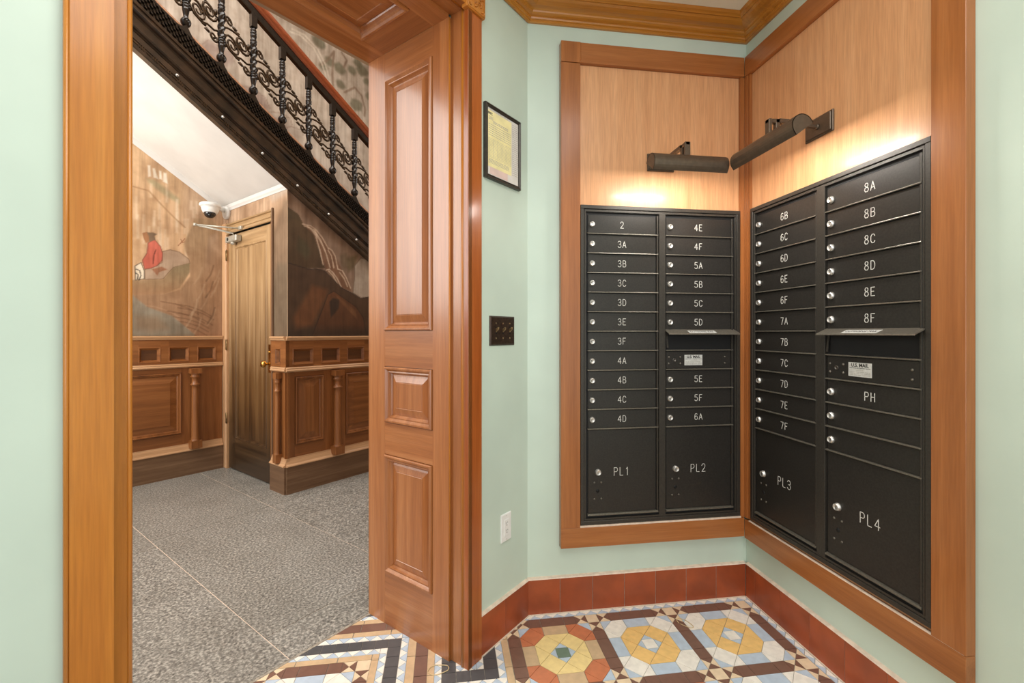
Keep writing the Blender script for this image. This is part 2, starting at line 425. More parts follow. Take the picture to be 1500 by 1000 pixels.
def rect(x0, x1, y0, y1, c, nm='rectangle_tile', lims=()):
    addtile([(x0, y0), (x1, y0), (x1, y1), (x0, y1)], c, nm, lims)
def lattice(nx0, ny0, ni, nj, pals, lims=()):
    """nodes at nx0+i*.3625, ny0-j*.383; bars and medallions between them"""
    for j in range(nj):
        for i in range(ni):
            X, Y = nx0+i*.3625, ny0-j*.383
            rect(X-UX/2, X+UX/2, Y-UY/2, Y+UY/2, 'beige', 'square_tile', lims)
            if i < ni-1:
                xsq(X+UX, Y, True, lims); xsq(X+6*UX, Y, True, lims)
                for a, b in ((1.5, 2.5), (2.5, 4.5), (4.5, 5.5)): rect(X+a*UX, X+b*UX, Y-UY/2, Y+UY/2, 'brown', 'brown_bar_tile', lims)
            if j < nj-1:
                xsq(X, Y-UY, False, lims); xsq(X, Y-6*UY, False, lims)
                for a, b in ((1.5, 2.5), (2.5, 4.5), (4.5, 5.5)): rect(X-UX/2, X+UX/2, Y-b*UY, Y-a*UY, 'brown', 'brown_bar_tile', lims)
            if i < ni-1 and j < nj-1: cell(X+.18125, Y-.1915, pals(i, j), lims)
PG = dict(centre='white', dart='blue', oct='gold', bar='blue', corner='white')
PO = dict(centre='green', dart='blue', oct='pale', bar='tan', corner='orange')
lattice(.27475, 1.943, 4, 5, lambda i, j: PO if (i+2*j) % 3 == 0 else PG)
lattice(-.3125-.3625*3, 1.792, 4, 5, lambda i, j: PG if (i+j) % 2 == 0 else PO)
def strip(x0, x1, y0, y1, horiz, white_lo, lims=(), p=.0518, ph=0.):
    """sawtooth strip; white_lo: white triangle bases on the low side"""
    a, b = (x0, x1) if horiz else (y0, y1); lo, hi = (y0, y1) if horiz else (x0, x1)
    ca, cb = ('white', 'blue') if white_lo else ('blue', 'white')
    L = list(lims)+([(-1, 0, -x0), (1, 0, x1)] if horiz else [(0, -1, -y0), (0, 1, y1)])
    f = (lambda u, v: (u, v)) if horiz else (lambda u, v: (v, u))
    k0 = math.floor((a-ph)/p)-1
    for k in range(k0, int((b-ph)/p)+2):
        u = ph+k*p
        addtile([f(u, lo), f(u+p, lo), f(u+p/2, hi)], ca, 'triangle_tile', L)
        addtile([f(u+p/2, hi), f(u+p*1.5, hi), f(u+p, lo)], cb, 'triangle_tile', L)
def band(x0, x1, y0, y1, c, horiz, p, nm, ph=0., lims=()):
    a, b = (x0, x1) if horiz else (y0, y1)
    js = [a]+[ph+k*p for k in range(-80, 80) if a+.004 < ph+k*p < b-.004]+[b]
    for u, v in zip(js, js[1:]):
        if horiz: rect(u, v, y0, y1, c, nm, lims)
        else: rect(x0, x1, u, v, c, nm, lims)
# strips along the back and right walls
strip(.25, FX, 1.972, 1.996, True, False)
strip(1.3905, 1.4145, -1.2, 1.972, False, False)
# threshold bands round the jamb
WL = -.6
strip(.192, .220, 1.627, 2.0, False, True)
band(.220, .2475, 1.6, 2.0, 'tan', False, .155, 'tan_strip_tile')
band(.140, .192, 1.655, 2.0, 'black', False, .0518, 'black_square_tile', 1.655)
strip(.112, .140, 1.71, 2.0, False, False)
band(.035, .140, 1.655, 1.71, 'black', True, .0518, 'black_square_tile', .0368)
strip(.035, .112, 1.71, 1.738, True, True)
rect(.063, .112, 1.738, 1.80, 'tan', 'tan_strip_tile')
strip(.035, .063, 1.738, 1.85, False, True)
band(-.018, .035, 1.655, 2.097, 'black', False, .0518, 'black_square_tile', 1.655)
strip(-.045, .220, 1.627, 1.655, True, False)
strip(-.045, -.018, 1.655, 2.097, False, False)
band(-.072, -.045, 1.60, 2.043, 'tan', False, .155, 'tan_strip_tile')
band(-.045, .2475, 1.60, 1.627, 'tan', True, .155, 'tan_strip_tile')
band(-.120, -.072, .2, 1.99, 'brown', False, .105, 'brown_bar_tile', 1.706)
band(-.072, .2475, .2, 1.60, 'brown', False, .105, 'brown_bar_tile')
band(-.152, -.120, .2, 1.96, 'tan', False, .165, 'tan_strip_tile')
strip(-.182, -.152, .2, 1.93, False, True)
band(-.232, -.182, .2, 1.878, 'black', False, .0545, 'black_square_tile', 1.878)
strip(-.260, -.232, .2, 1.848, False, False)
band(-.2865, -.260, .2, 1.820, 'tan', False, .165, 'tan_strip_tile')
band(-1.4, -.2865, 1.820, 1.848, 'tan', True, .155, 'tan_strip_tile', -.415)
rect(-.2865, -.260, 1.820, 1.848, 'tan', 'tan_strip_tile')
strip(-1.4, -.260, 1.848, 1.878, True, False, ph=-.2595)
rect(-.260, -.232, 1.848, 1.878, 'white', 'square_tile')
band(-1.4, -.182, 1.878, 1.930, 'black', True, .0518, 'black_square_tile', -.182)
strip(-1.4, -.182, 1.930, 1.960, True, True)
rect(-.182, -.152, 1.930, 1.960, 'blue', 'square_tile')
band(-1.4, -.120, 1.960, 1.990, 'tan', True, .155, 'tan_strip_tile', -.23)
band(-1.4, -.072, 1.990, 2.043, 'brown', True, .105, 'brown_bar_tile', -.255)
band(-1.4, -.045, 2.043, 2.070, 'tan', True, .155, 'tan_strip_tile', -.2)
strip(-1.4, -.018, 2.070, 2.097, True, True)
band(-1.4, .035, 2.097, 2.150, 'black', True, .0518, 'black_square_tile')
ca_, sa_ = math.cos(YAW), math.sin(YAW)
def seen(x, y):
    Z = y*ca_+x*sa_; X = x*ca_-y*sa_
    return Z > .3 and abs(X/Z) < 1.14 and CAMH/Z < 513/667+.012
rest = {}; count = {}
for poly, col, nm, cx, cy in sorted(tiles, key=lambda t: -t[4]):
    e = .0010
    ar = math.sqrt(abs(area2(poly))); k = 1-2*e/ar
    q = [(cx+(x-cx)*k, cy+(y-cy)*k) for x, y in poly]
    if seen(cx, cy) and count.get(nm, 0) < 290:
        count[nm] = count.get(nm, 0)+1
        m = MB().prism(q, -.004, random.uniform(-.0002, .0002), 'z')
        o = m.build(nm, M['t_'+col], floor, base=(cx, cy, 0)); o.location = (cx, cy, 0)
    else:
        rest.setdefault(col, MB()).prism(q, -.004, 0, 'z')
for col, m in rest.items():
    m.build('outlying_mosaic', M['t_'+col], floor, kind='stuff')
MB().prism([(-1.3, 1.7325), (1.27, 1.7325), (1.27, 1.745), (-1.3, 1.745)], -.1, .0005, 'z', ).build('floor_divider_strip', M['grout'], floor, rot=Q)

# hall floor slabs
hf = thing('floor_hall', 'grey granite terrazzo hall floor in large slabs with pale joints', None, (0, 0, 0), Q, kind='structure')
MB().box(-1.6, 4.6, 1.745, 4.9, -.12, -.002).build('joint_bed', M['caulk'], hf)
cols = [(-1.6, -.5, [2.6]), (-.5, .2, [2.2, 3.5]), (.2, .895, [3.28]), (.895, 1.60, [1.95, 3.40]), (1.60, 2.30, [2.424, 3.40]), (2.30, 3.4, [2.9]), (3.4, 4.6, [3.3])]
for a, b, js in cols:
    ys = [1.745]+js+[4.9]
    for u, v in zip(ys, ys[1:]):
        MB().box(a+.0022, b-.0022, u+.002, v-.002, -.05, 0).build('stone_slab', M['terrazzo'], hf)

# ---------------------------------------------------------------- doorway casing and panelled jambs
dw = thing('door_1', 'tall wood-lined doorway with panelled jambs opening to the stair hall', None, (.765, WT, 0), Q, kind='structure')
JS0, JS1, JZ = .275, 1.255, 2.475
def jamb(T, tag_):
    # x runs from hall side (0 at t=1.745) to room side, z up; y = depth behind the face
    W = 1.745-1.243
    m = MB(T); m.box(0, .114, 0, .02, 0, JZ); m.build('stile', M['jambz'], dw)
    m = MB(T); m.box(.413, W, 0, .02, 0, JZ); m.build('stile', M['jambz'], dw)
    for z0, z1 in ((0, .225), (.737, .874), (1.118, 1.270), (2.358, JZ)):
        MB(T).box(.1145, .4125, .0004, .02, z0, z1).build('rail', M['jambx'] if False else M['jamb_h'], dw)
    for z0, z1 in ((.225, .737), (.874, 1.118), (1.270, 2.358)):
        p = MB(T).frame(.1145, .4125, z0, z1, [(0, .008), (.0022, .008), (.0026, -.005), (.006, -.009), (.012, -.009), (.017, -.003), (.021, .001), (.026, .0), (.030, .010), (.034, .016), (.036, .016)], False)
        mo = p.build('panel_moulding', M['jambz'], dw)
        MB(T).frame(.1145+.036, .4125-.036, z0+.036, z1-.036, [(0, .016), (.008, .013), (.030, .007), (.032, .0085), (.034, .007)]).build('raised_panel', M['jambz'], dw)
    # stepped strips toward the room
    MB(T).box(W, W+.058, .012, .03, 0, JZ+.012).build('stepped_strip', M['jambz'], dw)
    MB(T).lathe([(.0045, 0), (.0045, JZ)], (W-.001, .0045, 0), 8).build('bead', M['goldz'], dw)
    MB(T).lathe([(.006, 0), (.006, JZ+.012)], (W+.062, .012, 0), 10).build('bead', M['goldz'], dw)
    MB(T).box(W+.0665, W+.093, .010, .03, 0, JZ+.012).build('stepped_strip', M['redz'], dw)
M['jamb_h'] = wood('polished_rail_wood', (150, 88, 44), (176, 110, 58), (198, 135, 82), 'y', .34, .6, .05, cr=.22)
jamb(lambda x, y, z: (JS1+y, 1.745-x, z), 'r')
jamb(lambda x, y, z: (JS0-y, 1.745-x, z), 'l')
# head soffit: x along s, z -> t, y -> up
TS = lambda x, y, z: (x, z, JZ+y)
HI0, HI1, T0, T1 = JS0+.13, JS1-.117, 1.33, 1.63
MB(TS).box(JS0, JS1, 0, .03, T1, 1.745).build('head_rail', M['jambx'], dw)
MB(TS).box(JS0, JS1, 0, .03, 1.243, T0).build('head_rail', M['jambx'], dw)
MB(TS).box(JS0, HI0, .0003, .03, T0, T1).build('head_stile', M['jamb_h'], dw)
MB(TS).box(HI1, JS1, .0003, .03, T0, T1).build('head_stile', M['jamb_h'], dw)
MB(TS).frame(HI0, HI1, T0, T1, [(0, .008), (.0022, .008), (.0026, -.006), (.008, -.010), (.014, -.009), (.020, -.002), (.026, .003), (.030, .016), (.034, .022)], False).build('panel_moulding', M['jambx'], dw)
MB(TS).frame(HI0+.034, HI1-.034, T0+.034, T1-.034, [(0, .022), (.006, .018), (.04, .010), (.042, .012)]).build('raised_panel', M['jambx'], dw)
MB().box(JS0-.01, JS1+.012, 1.185, 1.243, JZ+.012, JZ+.05).build('stepped_strip', M['jambx'], dw)
MB(lambda x, y, z: (z, x, y)).lathe([(.006, JS0-.012), (.006, JS1+.012)], (1.181, JZ+.014, 0), 10).build('bead', M['goldx'], dw)
MB().box(JS0-.012, JS1+.012, 1.152, 1.1765, JZ+.011, JZ+.05).build('stepped_strip', M['redx'], dw)
# casing boards on the room face
MB().box(1.264, 1.343, 1.150, WT, 0, 2.474).build('casing_board', M['casingred'], dw, bevel=.002, label='casing board on the mailbox side, red-brown and glossy')
lb = MB().box(.182, .266, 1.150, WT, 0, 2.474)
lb.build('casing_board', M['goldz'], dw, bevel=.001, label='golden-brown casing board on the near side')
MB().lathe([(.005, 0), (.005, 2.474)], (.270, 1.1555, 0), 10).build('bead', M['goldz'], dw)
MB().lathe([(.0045, 0), (.0045, 2.474)], (.1785, 1.155, 0), 10).build('bead', M['goldz'], dw)
MB().box(.28, 1.255, 1.150, WT, 2.4865, 2.585).build('head_casing', M['goldx'], dw, bevel=.002)
for cx in (1.300, .225):
    b = MB().box(cx-.052, cx+.052, 1.142, WT, 2.475, 2.60).build('corner_block', M['goldx'], dw, bevel=.002)
    r = MB()
    for k in range(7):
        a = 2*PI*k/7; px, pz = cx+.026*math.cos(a), 2.537+.030*math.sin(a)
        pts = [(px+.012*(1-j/14)*math.cos(a+j*.55), 1.141-.0016*(j % 3), pz+.012*(1-j/14)*math.sin(a+j*.55)) for j in range(12)]
        r.tube(pts, [.0036-.0002*j for j in range(12)], 6)
    for sx in (-1, 1):
        for sz in (-1, 1):
            pts = [(cx+sx*(.040-.010*(1-j/12)*math.cos(j*.5)), 1.141, 2.537+sz*(.050-.010*(1-j/12)*math.sin(j*.5))) for j in range(11)]
            r.tube(pts, .0032, 6)
    r.tube([(cx-.047, 1.141, 2.480), (cx+.047, 1.141, 2.480), (cx+.047, 1.141, 2.595), (cx-.047, 1.141, 2.595)], .003, 6, True)
    r.build('carved_flower', M['goldx'], b)

# ---------------------------------------------------------------- mailbox surround (wooden, L-shaped)
ms = thing('mailbox_surround', 'reddish wooden surround with pale veneer back around the mailboxes 2 to 6A', 'panelling', (1.0, WY, .295), group='wooden mailbox surrounds')
mr = thing('mailbox_surround', 'reddish wooden surround with pale veneer back around the mailboxes 6B to PH', 'panelling', (WX, 1.5, .295), group='wooden mailbox surrounds')
XA, XB = .507, .596            # left board
MB().box(XA, XB, 1.983, WY, .385, 2.474).build('side_board', M['redz'], ms, bevel=.0012)
MB().box(XA, XB+.001, 1.981, WY, 2.476, 2.569).build('corner_block', M['redz'], ms, bevel=.0012, label='vertical-grained block on top of the side board')
MB().box(XB+.001, 1.401, 1.983, WY, 2.478, 2.568).build('top_rail', M['redx'], ms, bevel=.0012)
MB().box(XA, 1.401, 1.983, WY, .296, .3845).build('bottom_rail', M['redx'], ms, bevel=.0012)
MB().box(XB, 1.384, 2.003, WY, .386, 2.477).build('veneer_panel', M['veneer'], ms)
MB().box(1.3845, 1.404, 1.990, WY, .386, 2.477).build('corner_strip', M['redz'], ms)
MB().box(1.401, WX, 1.052, 1.9825, 2.478, 2.568).build('top_rail', M['redy'], mr, bevel=.0012)
MB().box(1.401, WX, 1.052, 1.9825, .290, .378).build('bottom_rail', M['redy'], mr, bevel=.0012)
MB().box(1.401, WX, 1.052, 1.143, .379, 2.477).build('end_board', M['redz'], mr, bevel=.0012)
MB().box(1.421, WX, 1.144, 1.955, .379, 2.477).build('veneer_panel', M['veneer'], mr)
MB().box(1.409, WX, 1.9555, 1.9895, .386, 2.477).box(1.4042, 1.41, 1.970, 1.9895, .386, 2.477).build('corner_strip', M['redz'], mr)
MB().box(XB, 1.384, 1.984, 1.992, .385, .3925).build('pale_bead', M['caulk'], ms)  # thin pale strip along the top of the bottom rail
MB().box(1.402, 1.411, 1.057, 1.955, .3785, .383).build('pale_bead', M['caulk'], mr)

# ---------------------------------------------------------------- mailbox units
STROKE = {
 '1': [[(.25, .78), (.5, 1), (.5, 0)]], '2': [[(.08, .76), (.14, .9), (.32, 1), (.6, 1), (.8, .88), (.84, .7), (.74, .52), (.08, 0), (.88, 0)]],
 '3': [[(.08, .84), (.28, 1), (.62, 1), (.82, .86), (.82, .68), (.62, .54), (.36, .54)], [(.62, .54), (.86, .4), (.86, .16), (.64, 0), (.28, 0), (.06, .16)]],
 '4': [[(.66, 0), (.66, 1), (.04, .3), (.9, .3)]], '5': [[(.8, 1), (.18, 1), (.12, .56), (.36, .64), (.62, .62), (.84, .46), (.86, .2), (.66, 0), (.28, 0), (.08, .14)]],
 '6': [[(.78, .88), (.6, 1), (.36, 1), (.14, .8), (.08, .4), (.14, .12), (.34, 0), (.62, 0), (.84, .16), (.86, .4), (.66, .58), (.36, .58), (.12, .4)]],
 '7': [[(.06, 1), (.86, 1), (.34, 0)]],
 '8': [[(.46, .54), (.2, .64), (.14, .84), (.32, 1), (.6, 1), (.78, .84), (.72, .64), (.46, .54), (.14, .42), (.06, .2), (.26, 0), (.66, 0), (.86, .2), (.78, .42), (.46, .54)]],
 'A': [[(.02, 0), (.46, 1), (.9, 0)], [(.17, .32), (.75, .32)]],
 'B': [[(.1, 0), (.1, 1), (.62, 1), (.8, .88), (.8, .66), (.62, .54), (.1, .54)], [(.62, .54), (.86, .4), (.86, .14), (.66, 0), (.1, 0)]],
 'C': [[(.86, .78), (.66, 1), (.32, 1), (.08, .76), (.06, .26), (.3, 0), (.66, 0), (.88, .2)]],
 'D': [[(.08, 0), (.08, 1), (.50, 1), (.74, .88), (.86, .64), (.86, .36), (.74, .12), (.50, 0), (.08, 0)]],
 'E': [[(.82, 0), (.1, 0), (.1, 1), (.82, 1)], [(.1, .52), (.66, .52)]], 'F': [[(.1, 0), (.1, 1), (.82, 1)], [(.1, .52), (.66, .52)]],
 'H': [[(.1, 0), (.1, 1)], [(.84, 0), (.84, 1)], [(.1, .52), (.84, .52)]], 'P': [[(.1, 0), (.1, 1), (.62, 1), (.84, .86), (.84, .62), (.62, .48), (.1, .48)]],
 'L': [[(.12, 1), (.12, 0), (.78, 0)]]}
def number(txt, h, w_, cx, y, cz, parent):
    m = MB(); adv = w_*1.28; x = cx-adv*len(txt)/2+adv*.12
    hw = .0011
    for ch in txt:
        for st in STROKE[ch]:
            for (a, b), (c, d) in zip(st, st[1:]):
                p = Vector((x+a*w_, cz-h/2+b*h)); q = Vector((x+c*w_, cz-h/2+d*h)); u = (q-p).normalized()
                nrm = Vector((-u.y, u.x))*hw; p = p-u*hw*.7; q = q+u*hw*.7
                m.prism([tuple(p+nrm), tuple(p-nrm), tuple(q-nrm), tuple(q+nrm)], y-.0005, y+.0003, 'y')
        x += adv
    return m.build('engraved_number', M['letter'], parent)
YD = .009                       # door faces lie behind the trim face y=0
def mailbox_unit(label, rot, origin, W, colsx, rowsets, pls):
    u = thing('mailbox_unit', label, 'mailboxes', (W/2, 0, .395), rot, origin, 'wall-recessed mailbox units')
    Z0, Z1 = .395, 1.840
    MB().box(.004, W-.004, .013, .017, Z0+.004, Z1-.004).build('back_plate', M['black'], u)  # painted black to deepen the shadow in the gaps between doors
    t = .017
    for m, nm in ((MB().box(0, W, 0, .015, Z1-t, Z1), 'trim_bar'), (MB().box(0, W, 0, .015, Z0, Z0+t), 'trim_bar'),
                  (MB().box(0, t, .0002, .015, Z0+t, Z1-t), 'trim_bar'), (MB().box(W-t, W, .0002, .015, Z0+t, Z1-t), 'trim_bar')):
        m.build(nm, M['bronze'], u, bevel=.0015)
    # inner stepped frame + mullion
    MB().box(t+.002, W-t-.002, .003, .014, Z1-t-.012, Z1-t-.002).box(t+.002, W-t-.002, .003, .014, Z0+t+.001, Z0+t+.010).box(t+.002, t+.009, .003, .014, Z0+t+.01, Z1-t-.012).box(
        W-t-.009, W-t-.002, .003, .014, Z0+t+.01, Z1-t-.012).build('inner_frame', M['bronze'], u, bevel=.001)
    MB().box(colsx[0][1]+.002, colsx[1][0]-.002, .002, .014, Z0+t+.010, Z1-t-.012).build('mullion', M['bronze'], u, bevel=.001)
    for ci, (x0, x1) in enumerate(colsx):
        c0 = x0+.0005; c1 = x1-.0005
        dm = lk = None
        MB().box(c1-.008, c1, .004, .013, .432, 1.803).build('door_channel', M['bronze'], u, bevel=.001)
        for r, txt in enumerate(rowsets[ci]):
            zc = 1.7555-.08865*r; z0, z1 = zc-.0435, zc+.0435
            if txt == 'HOOD':
                d = MB().box(c0+.002, c1-.010, .0125, .0135, z0, z1).build('outgoing_slot', M['black'], u)
                h = MB().prism([(.012, z1+.012), (-.034, z1-.008), (-.036, z1-.0125), (-.033, z1-.014), (-.031, z1-.0105), (.012, z1+.008)], c0-.004, c1+.010, 'x').build('slot_hood', M['sill'], u, bevel=.0004)
                # plate lying on the sloped hood
                MB().prism([(-.006, z1+.0046), (-.030, z1-.0058), (-.030, z1-.0052), (-.006, z1+.0053)], c0+.10, c0+.235, 'x').build('hood_label', M['plate'], h)
                bx, by, bz = BASE[u.name]
                tx = flat_text('hood_lettering', 'OUTGOING MAIL', .0150, h, bx, by, bz, M['ink'], .0002)
                me = tx.data; me.transform(Matrix.Rotation(-math.radians(66.5), 4, 'X')); me.transform(Matrix.Translation((c0+.1675-bx, -.018-by, z1+.0003-bz)))
                MB().prism([(.0125, z1), (.001, z0+.012), (.003, z0+.012), (.0135, z1)], c0+.003, c0+.012, 'x').build('slot_cheek', M['bronze'], u)
            elif txt == 'MAIL':
                d = MB().box(c0+.0035, c1-.0115, .008, .0135, z0+.0045, z1-.0025).build('access_panel', M['bronze2'], u, bevel=.0008)
                for bx_, bz_ in ((.016, .014), (.016, -.016), (.073, .014), (.073, -.016), (.318-.02*(ci == 1 and W < .79), .014), (.318-.02*(ci == 1 and W < .79), -.016)):
                    MB().lathe([(.0048, .0), (.0045, -.002), (.002, -.0036), (0, -.0038)], (c0+bx_, .008, zc+bz_), 10, 'y').build('rivet', M['sill'], d)
                MB().lathe([(.0085, 0), (.0085, -.002), (.006, -.0025), (.0055, -.001), (0, -.001)], (c0+.044, .008, zc), 14, 'y').build('lock', M['darkmetal'], d)
                pl = MB().box(c0+.094, c0+.184, .0070, .0082, zc-.025, zc+.024).build('label_plate', M['plate'], d, bevel=.0005)
                flat_text('label_lettering', 'U.S. MAIL', .0165, u, c0+.139, .0068, zc+.0145, M['ink'], .0002, .0004)
                flat_text('label_lettering', 'Approved by the Postmaster General', .0052, u, c0+.139, .0068, zc+.005, M['ink'], .0001)
                flat_text('label_lettering', 'USPS STD 4C', .0052, u, c0+.139, .0068, zc-.0025, M['greyink'], .0001)
                mm = MB()
                for q in range(3):
                    x = c0+.099
                    while x < c0+.175:
                        l = random.uniform(.006, .016); mm.box(x, min(x+l, c0+.179), .0066, .0069, zc-.0095-q*.0052, zc-.0080-q*.0052); x += l+.003
                mm.build('fine_print', M['greyink'], u)
            else:
                d = MB().box(c0+.0035, c1-.0115, YD, .0135, z0+.0045, z1-.0025).build('tenant_door', M['bronze2'], u, bevel=.0008)
                MB().lathe([(.0135, 0), (.0135, -.004), (.0122, -.006), (.0105, -.011), (.0092, -.0115), (.0082, -.0102), (0, -.0102)], (c0+.022, YD, zc-.0015), 16, 'y').build('lock', M['chrome'], d)
                MB().box(c0+.0215, c0+.0225, YD-.0106, YD-.010, zc-.006, zc+.003).build('keyway', M['black'], d)
                if txt: number(txt, .0285, .0180, c0+.165+(.010 if W > .79 else 0), YD, zc, d)
            MB().prism([(.013, z0-.0005), (.0015, z0-.0018), (.001, z0+.0005), (.002, z0+.0028), (.013, z0+.0040)], c0, c1-.001, 'x').build('door_sill', M['sill'], u)
        # parcel locker
        z0, z1 = .440, .8245
        d = MB().box(c0+.0035, c1-.0115, YD, .0135, z0+.004, z1-.004).build('parcel_door', M['bronze2'], u, bevel=.0008)
        MB().prism([(.013, z0-.006), (.001, z0-.006), (.001, z0-.0015), (.002, z0+.001), (.013, z0+.003)], c0, c1-.001, 'x').build('door_sill', M['sill'], u)
        px, pz = c0+.050, .629
        MB().lathe([(.0145, 0), (.0145, -.003), (.013, -.005), (.012, -.012), (.0105, -.013), (.009, -.0115), (0, -.0115)], (px, YD, pz), 16, 'y').build('lock', M['chrome'], d)
        MB().box(px-.0008, px+.0008, YD-.0121, YD-.0114, pz-.006, pz+.004).build('keyway', M['black'], d)
        for dx in (-.017, .016):
            for dz in (-.047, -.121):
                MB().lathe([(.0046, 0), (.0044, -.0018), (.002, -.003), (0, -.0032)], (px+dx, YD, pz+dz), 10, 'y').build('rivet', M['sill'], d)
        MB().lathe([(.0085, .001), (.0085, -.0004), (0, -.0004)], (px-.001, YD, pz-.085), 14, 'y').build('viewing_hole', M['black'], d)
        number(pls[ci], .036, .0215, c0+.163+(.012 if W > .79 else 0), YD, .628, d)
    return u
mailbox_unit('black mailbox unit with doors 2 to 6A and parcel lockers PL1 and PL2', 0, (.598, 1.985, 0), .783, [(.033, .373), (.409, .749)],
             [['2', '3A', '3B', '3C', '3D', '3E', '3F', '4A', '4B', '4C', '4D'], ['4E', '4F', '5A', '5B', '5C', '5D', 'HOOD', 'MAIL', '5E', '5F', '6A']], ['PL1', 'PL2'])
mailbox_unit('black mailbox unit with doors 6B to PH and parcel lockers PL3 and PL4', -PI/2, (1.403, 1.9455, 0), .801, [(.030, .381), (.423, .774)],
             [['6B', '6C', '6D', '6E', '6F', '7A', '7B', '7C', '7D', '7E', '7F'], ['8A', '8B', '8C', '8D', '8E', '8F', 'HOOD', 'MAIL', 'PH', '', '']], ['PL3', 'PL4'])

# ---------------------------------------------------------------- picture lights over the mailboxes
def picture_light(label, rot, origin, L, bo=0.):
    """local: x along the wall, y into the wall (0 = wall face), z up; centred on x=0"""
    u = thing('picture_light', label, 'lamp', (0, 0, 1.95), rot, origin, 'picture lights above the mailboxes')
    cy, cz, r = -.243, 1.955, .0395; tilt = math.radians(36)
    # half-round shade whose open side faces down toward the wall
    def arc(rr, n=14):
        ex, ez = .013*math.sin(tilt), -.013*math.cos(tilt)      # the trough's short straight lips
        out = []
        for i in range(n+1):
            a = PI*i/n-tilt
            out.append((cy-rr*math.cos(a), cz+rr*math.sin(a)))
        return [(out[0][0]+ex, out[0][1]+ez)]+out+[(out[-1][0]+ex, out[-1][1]+ez)]
    o1, o2 = arc(r), arc(r-.0025)
    # trough: front (room side) edge low, back edge high
    poly = o1+o2[::-1]
    MB().prism(poly, -L, L, 'x').build('shade', M['lampbronze'], u)
    for sx in (-1, 1):
        MB().prism(arc(r), sx*L-(.0015 if sx > 0 else 0), sx*L+(.0015 if sx < 0 else 0), 'x').build('end_cap', M['lampbronze'], u)
    MB(lambda x, y, z: (z, x, y)).lathe([(.007, -L+.03), (.007, L-.03)], (cy+.002, cz+.014, 0), 10).build('light_tube', M['lampwhite'], u)
    MB().box(bo-.066, bo+.066, -.008, 0, 2.012, 2.092).box(bo-.060, bo+.060, -.013, -.008, 2.018, 2.086).build('back_plate', M['lampbronze'], u, bevel=.002)
    a = MB().box(bo-.006, bo+.006, -.120, -.012, 2.046, 2.058).box(min(bo, 0)-.006, .006, -.128, -.116, 2.044, 2.058)
    a.box(-.009, .009, -.215, -.200, 1.992, 2.052).box(-.009, .009, -.246, -.200, 2.038, 2.052).box(-.009, .009, -.202, -.120, 2.040, 2.056).box(-.012, .012, -.246, -.234, 1.990, 2.052)
    a.build('arm', M['lampbronze'], u, bevel=.0015)
    MB().lathe([(.011, -.013), (.011, -.018), (.008, -.020), (0, -.020)], (bo, 0, 2.052), 12, 'y').build('arm_collar', M['lampbronze'], u)
    l = bpy.data.lights.new('tube_light', 'AREA'); l.shape = 'RECTANGLE'; l.size = .28; l.size_y = .02; l.energy = 2.5; l.color = (1, .95, .89)
    lo = bpy.data.objects.new('tube_glow', l); C.objects.link(lo); lo.parent = u
    lo.location = (0, cy+.006, cz+.006-1.95); lo.rotation_euler = (math.radians(25), 0, 0)
    return u
picture_light('bronze picture light above the doors 2 and 4E', 0, (.9865, 2.003, 0), .162)
picture_light('bronze picture light above the doors 6B and 8A', -PI/2, (1.421, 1.5345, 0), .168, -.028)

# ---------------------------------------------------------------- things on the angled wall
pf = thing('framed_notice', 'dark-framed yellow inspection form hanging beside the door casing', 'picture', (1.491, WT, 1.878), Q)
FX0, FX1, FZ0, FZ1 = 1.373, 1.609, 1.879, 2.176
MB().frame(FX0, FX1, FZ0, FZ1, [(0, WT), (0, 1.158), (.002, 1.154), (.006, 1.153), (.009, 1.156), (.012, 1.1545), (.015, 1.157), (.015, 1.161)], False).build('frame', M['picframe'], pf)
MB().box(FX0+.013, FX1-.013, 1.1605, 1.164, FZ0+.013, FZ1-.013).build('backing_sheet', M['paper'], pf)
yp = MB().box(FX0+.018, 1.546, 1.1597, 1.1603, 1.927, 2.152).build('yellow_form', M['yellow'], pf)
MB().box(FX0+.030, 1.52, 1.1601, 1.1604, 1.898, 1.93).build('pink_slip', M['pinkpaper'], pf)
tx = MB()
for k in range(11):
    z = 2.118-k*.0062 if k < 5 else 2.084-(k-5)*.006
z = 2.120
def words_(mb, x0, x1, z, h, y=1.1594):
    x = x0
    while x < x1:
        l = random.uniform(.004, .016); mb.box(x, min(x+l, x1), y, y+.0002, z, z+h); x += l+.0025
for k in range(3): words_(tx, FX0+.024, FX0+.05, 2.126-k*.005, .0022)
for k in range(2): words_(tx, FX0+.05, 1.52, 2.112-k*.006, .0028)
for k in range(6): words_(tx, FX0+.022, 1.542, 2.096-k*.0085, .002)
for k in range(13): tx.box(FX0+.022, 1.542, 1.1594, 1.1596, 2.040-k*.0062, 2.0406-k*.0062)
for x in (.022, .050, .078, .106, .134, .169): tx.box(FX0+x, FX0+x+.0006, 1.1594, 1.1596, 1.965, 2.042)
for k in range(4): words_(tx, FX0+.022, 1.53, 1.957-k*.005, .0018)
tx.build('form_print', M['greyink'], yp)
t2 = MB()
for k in range(26): words_(t2, 1.550, 1.590, 2.145-k*.0085, .0022, 1.1600)
for k in range(3): words_(t2, FX0+.03, 1.52, 2.158-k*.003, .001, 1.1600)
t2.build('background_print', M['greyink'], pf)
flat_text('form_letters', 'NYC', .013, pf, FX0+.032, 1.1592, 2.139, M['ink'], .0002, .0005)
MB().box(FX0+.013, FX1-.013, 1.1580, 1.1584, FZ0+.013, FZ1-.013)
gm, gnt, gb = newmat('picture_glass', .02); gb.inputs['Transmission Weight'].default_value = 1; gb.inputs['IOR'].default_value = 1.05
gb.inputs['Base Color'].default_value = (1, 1, 1, 1); gb.inputs['Alpha'].default_value = .12
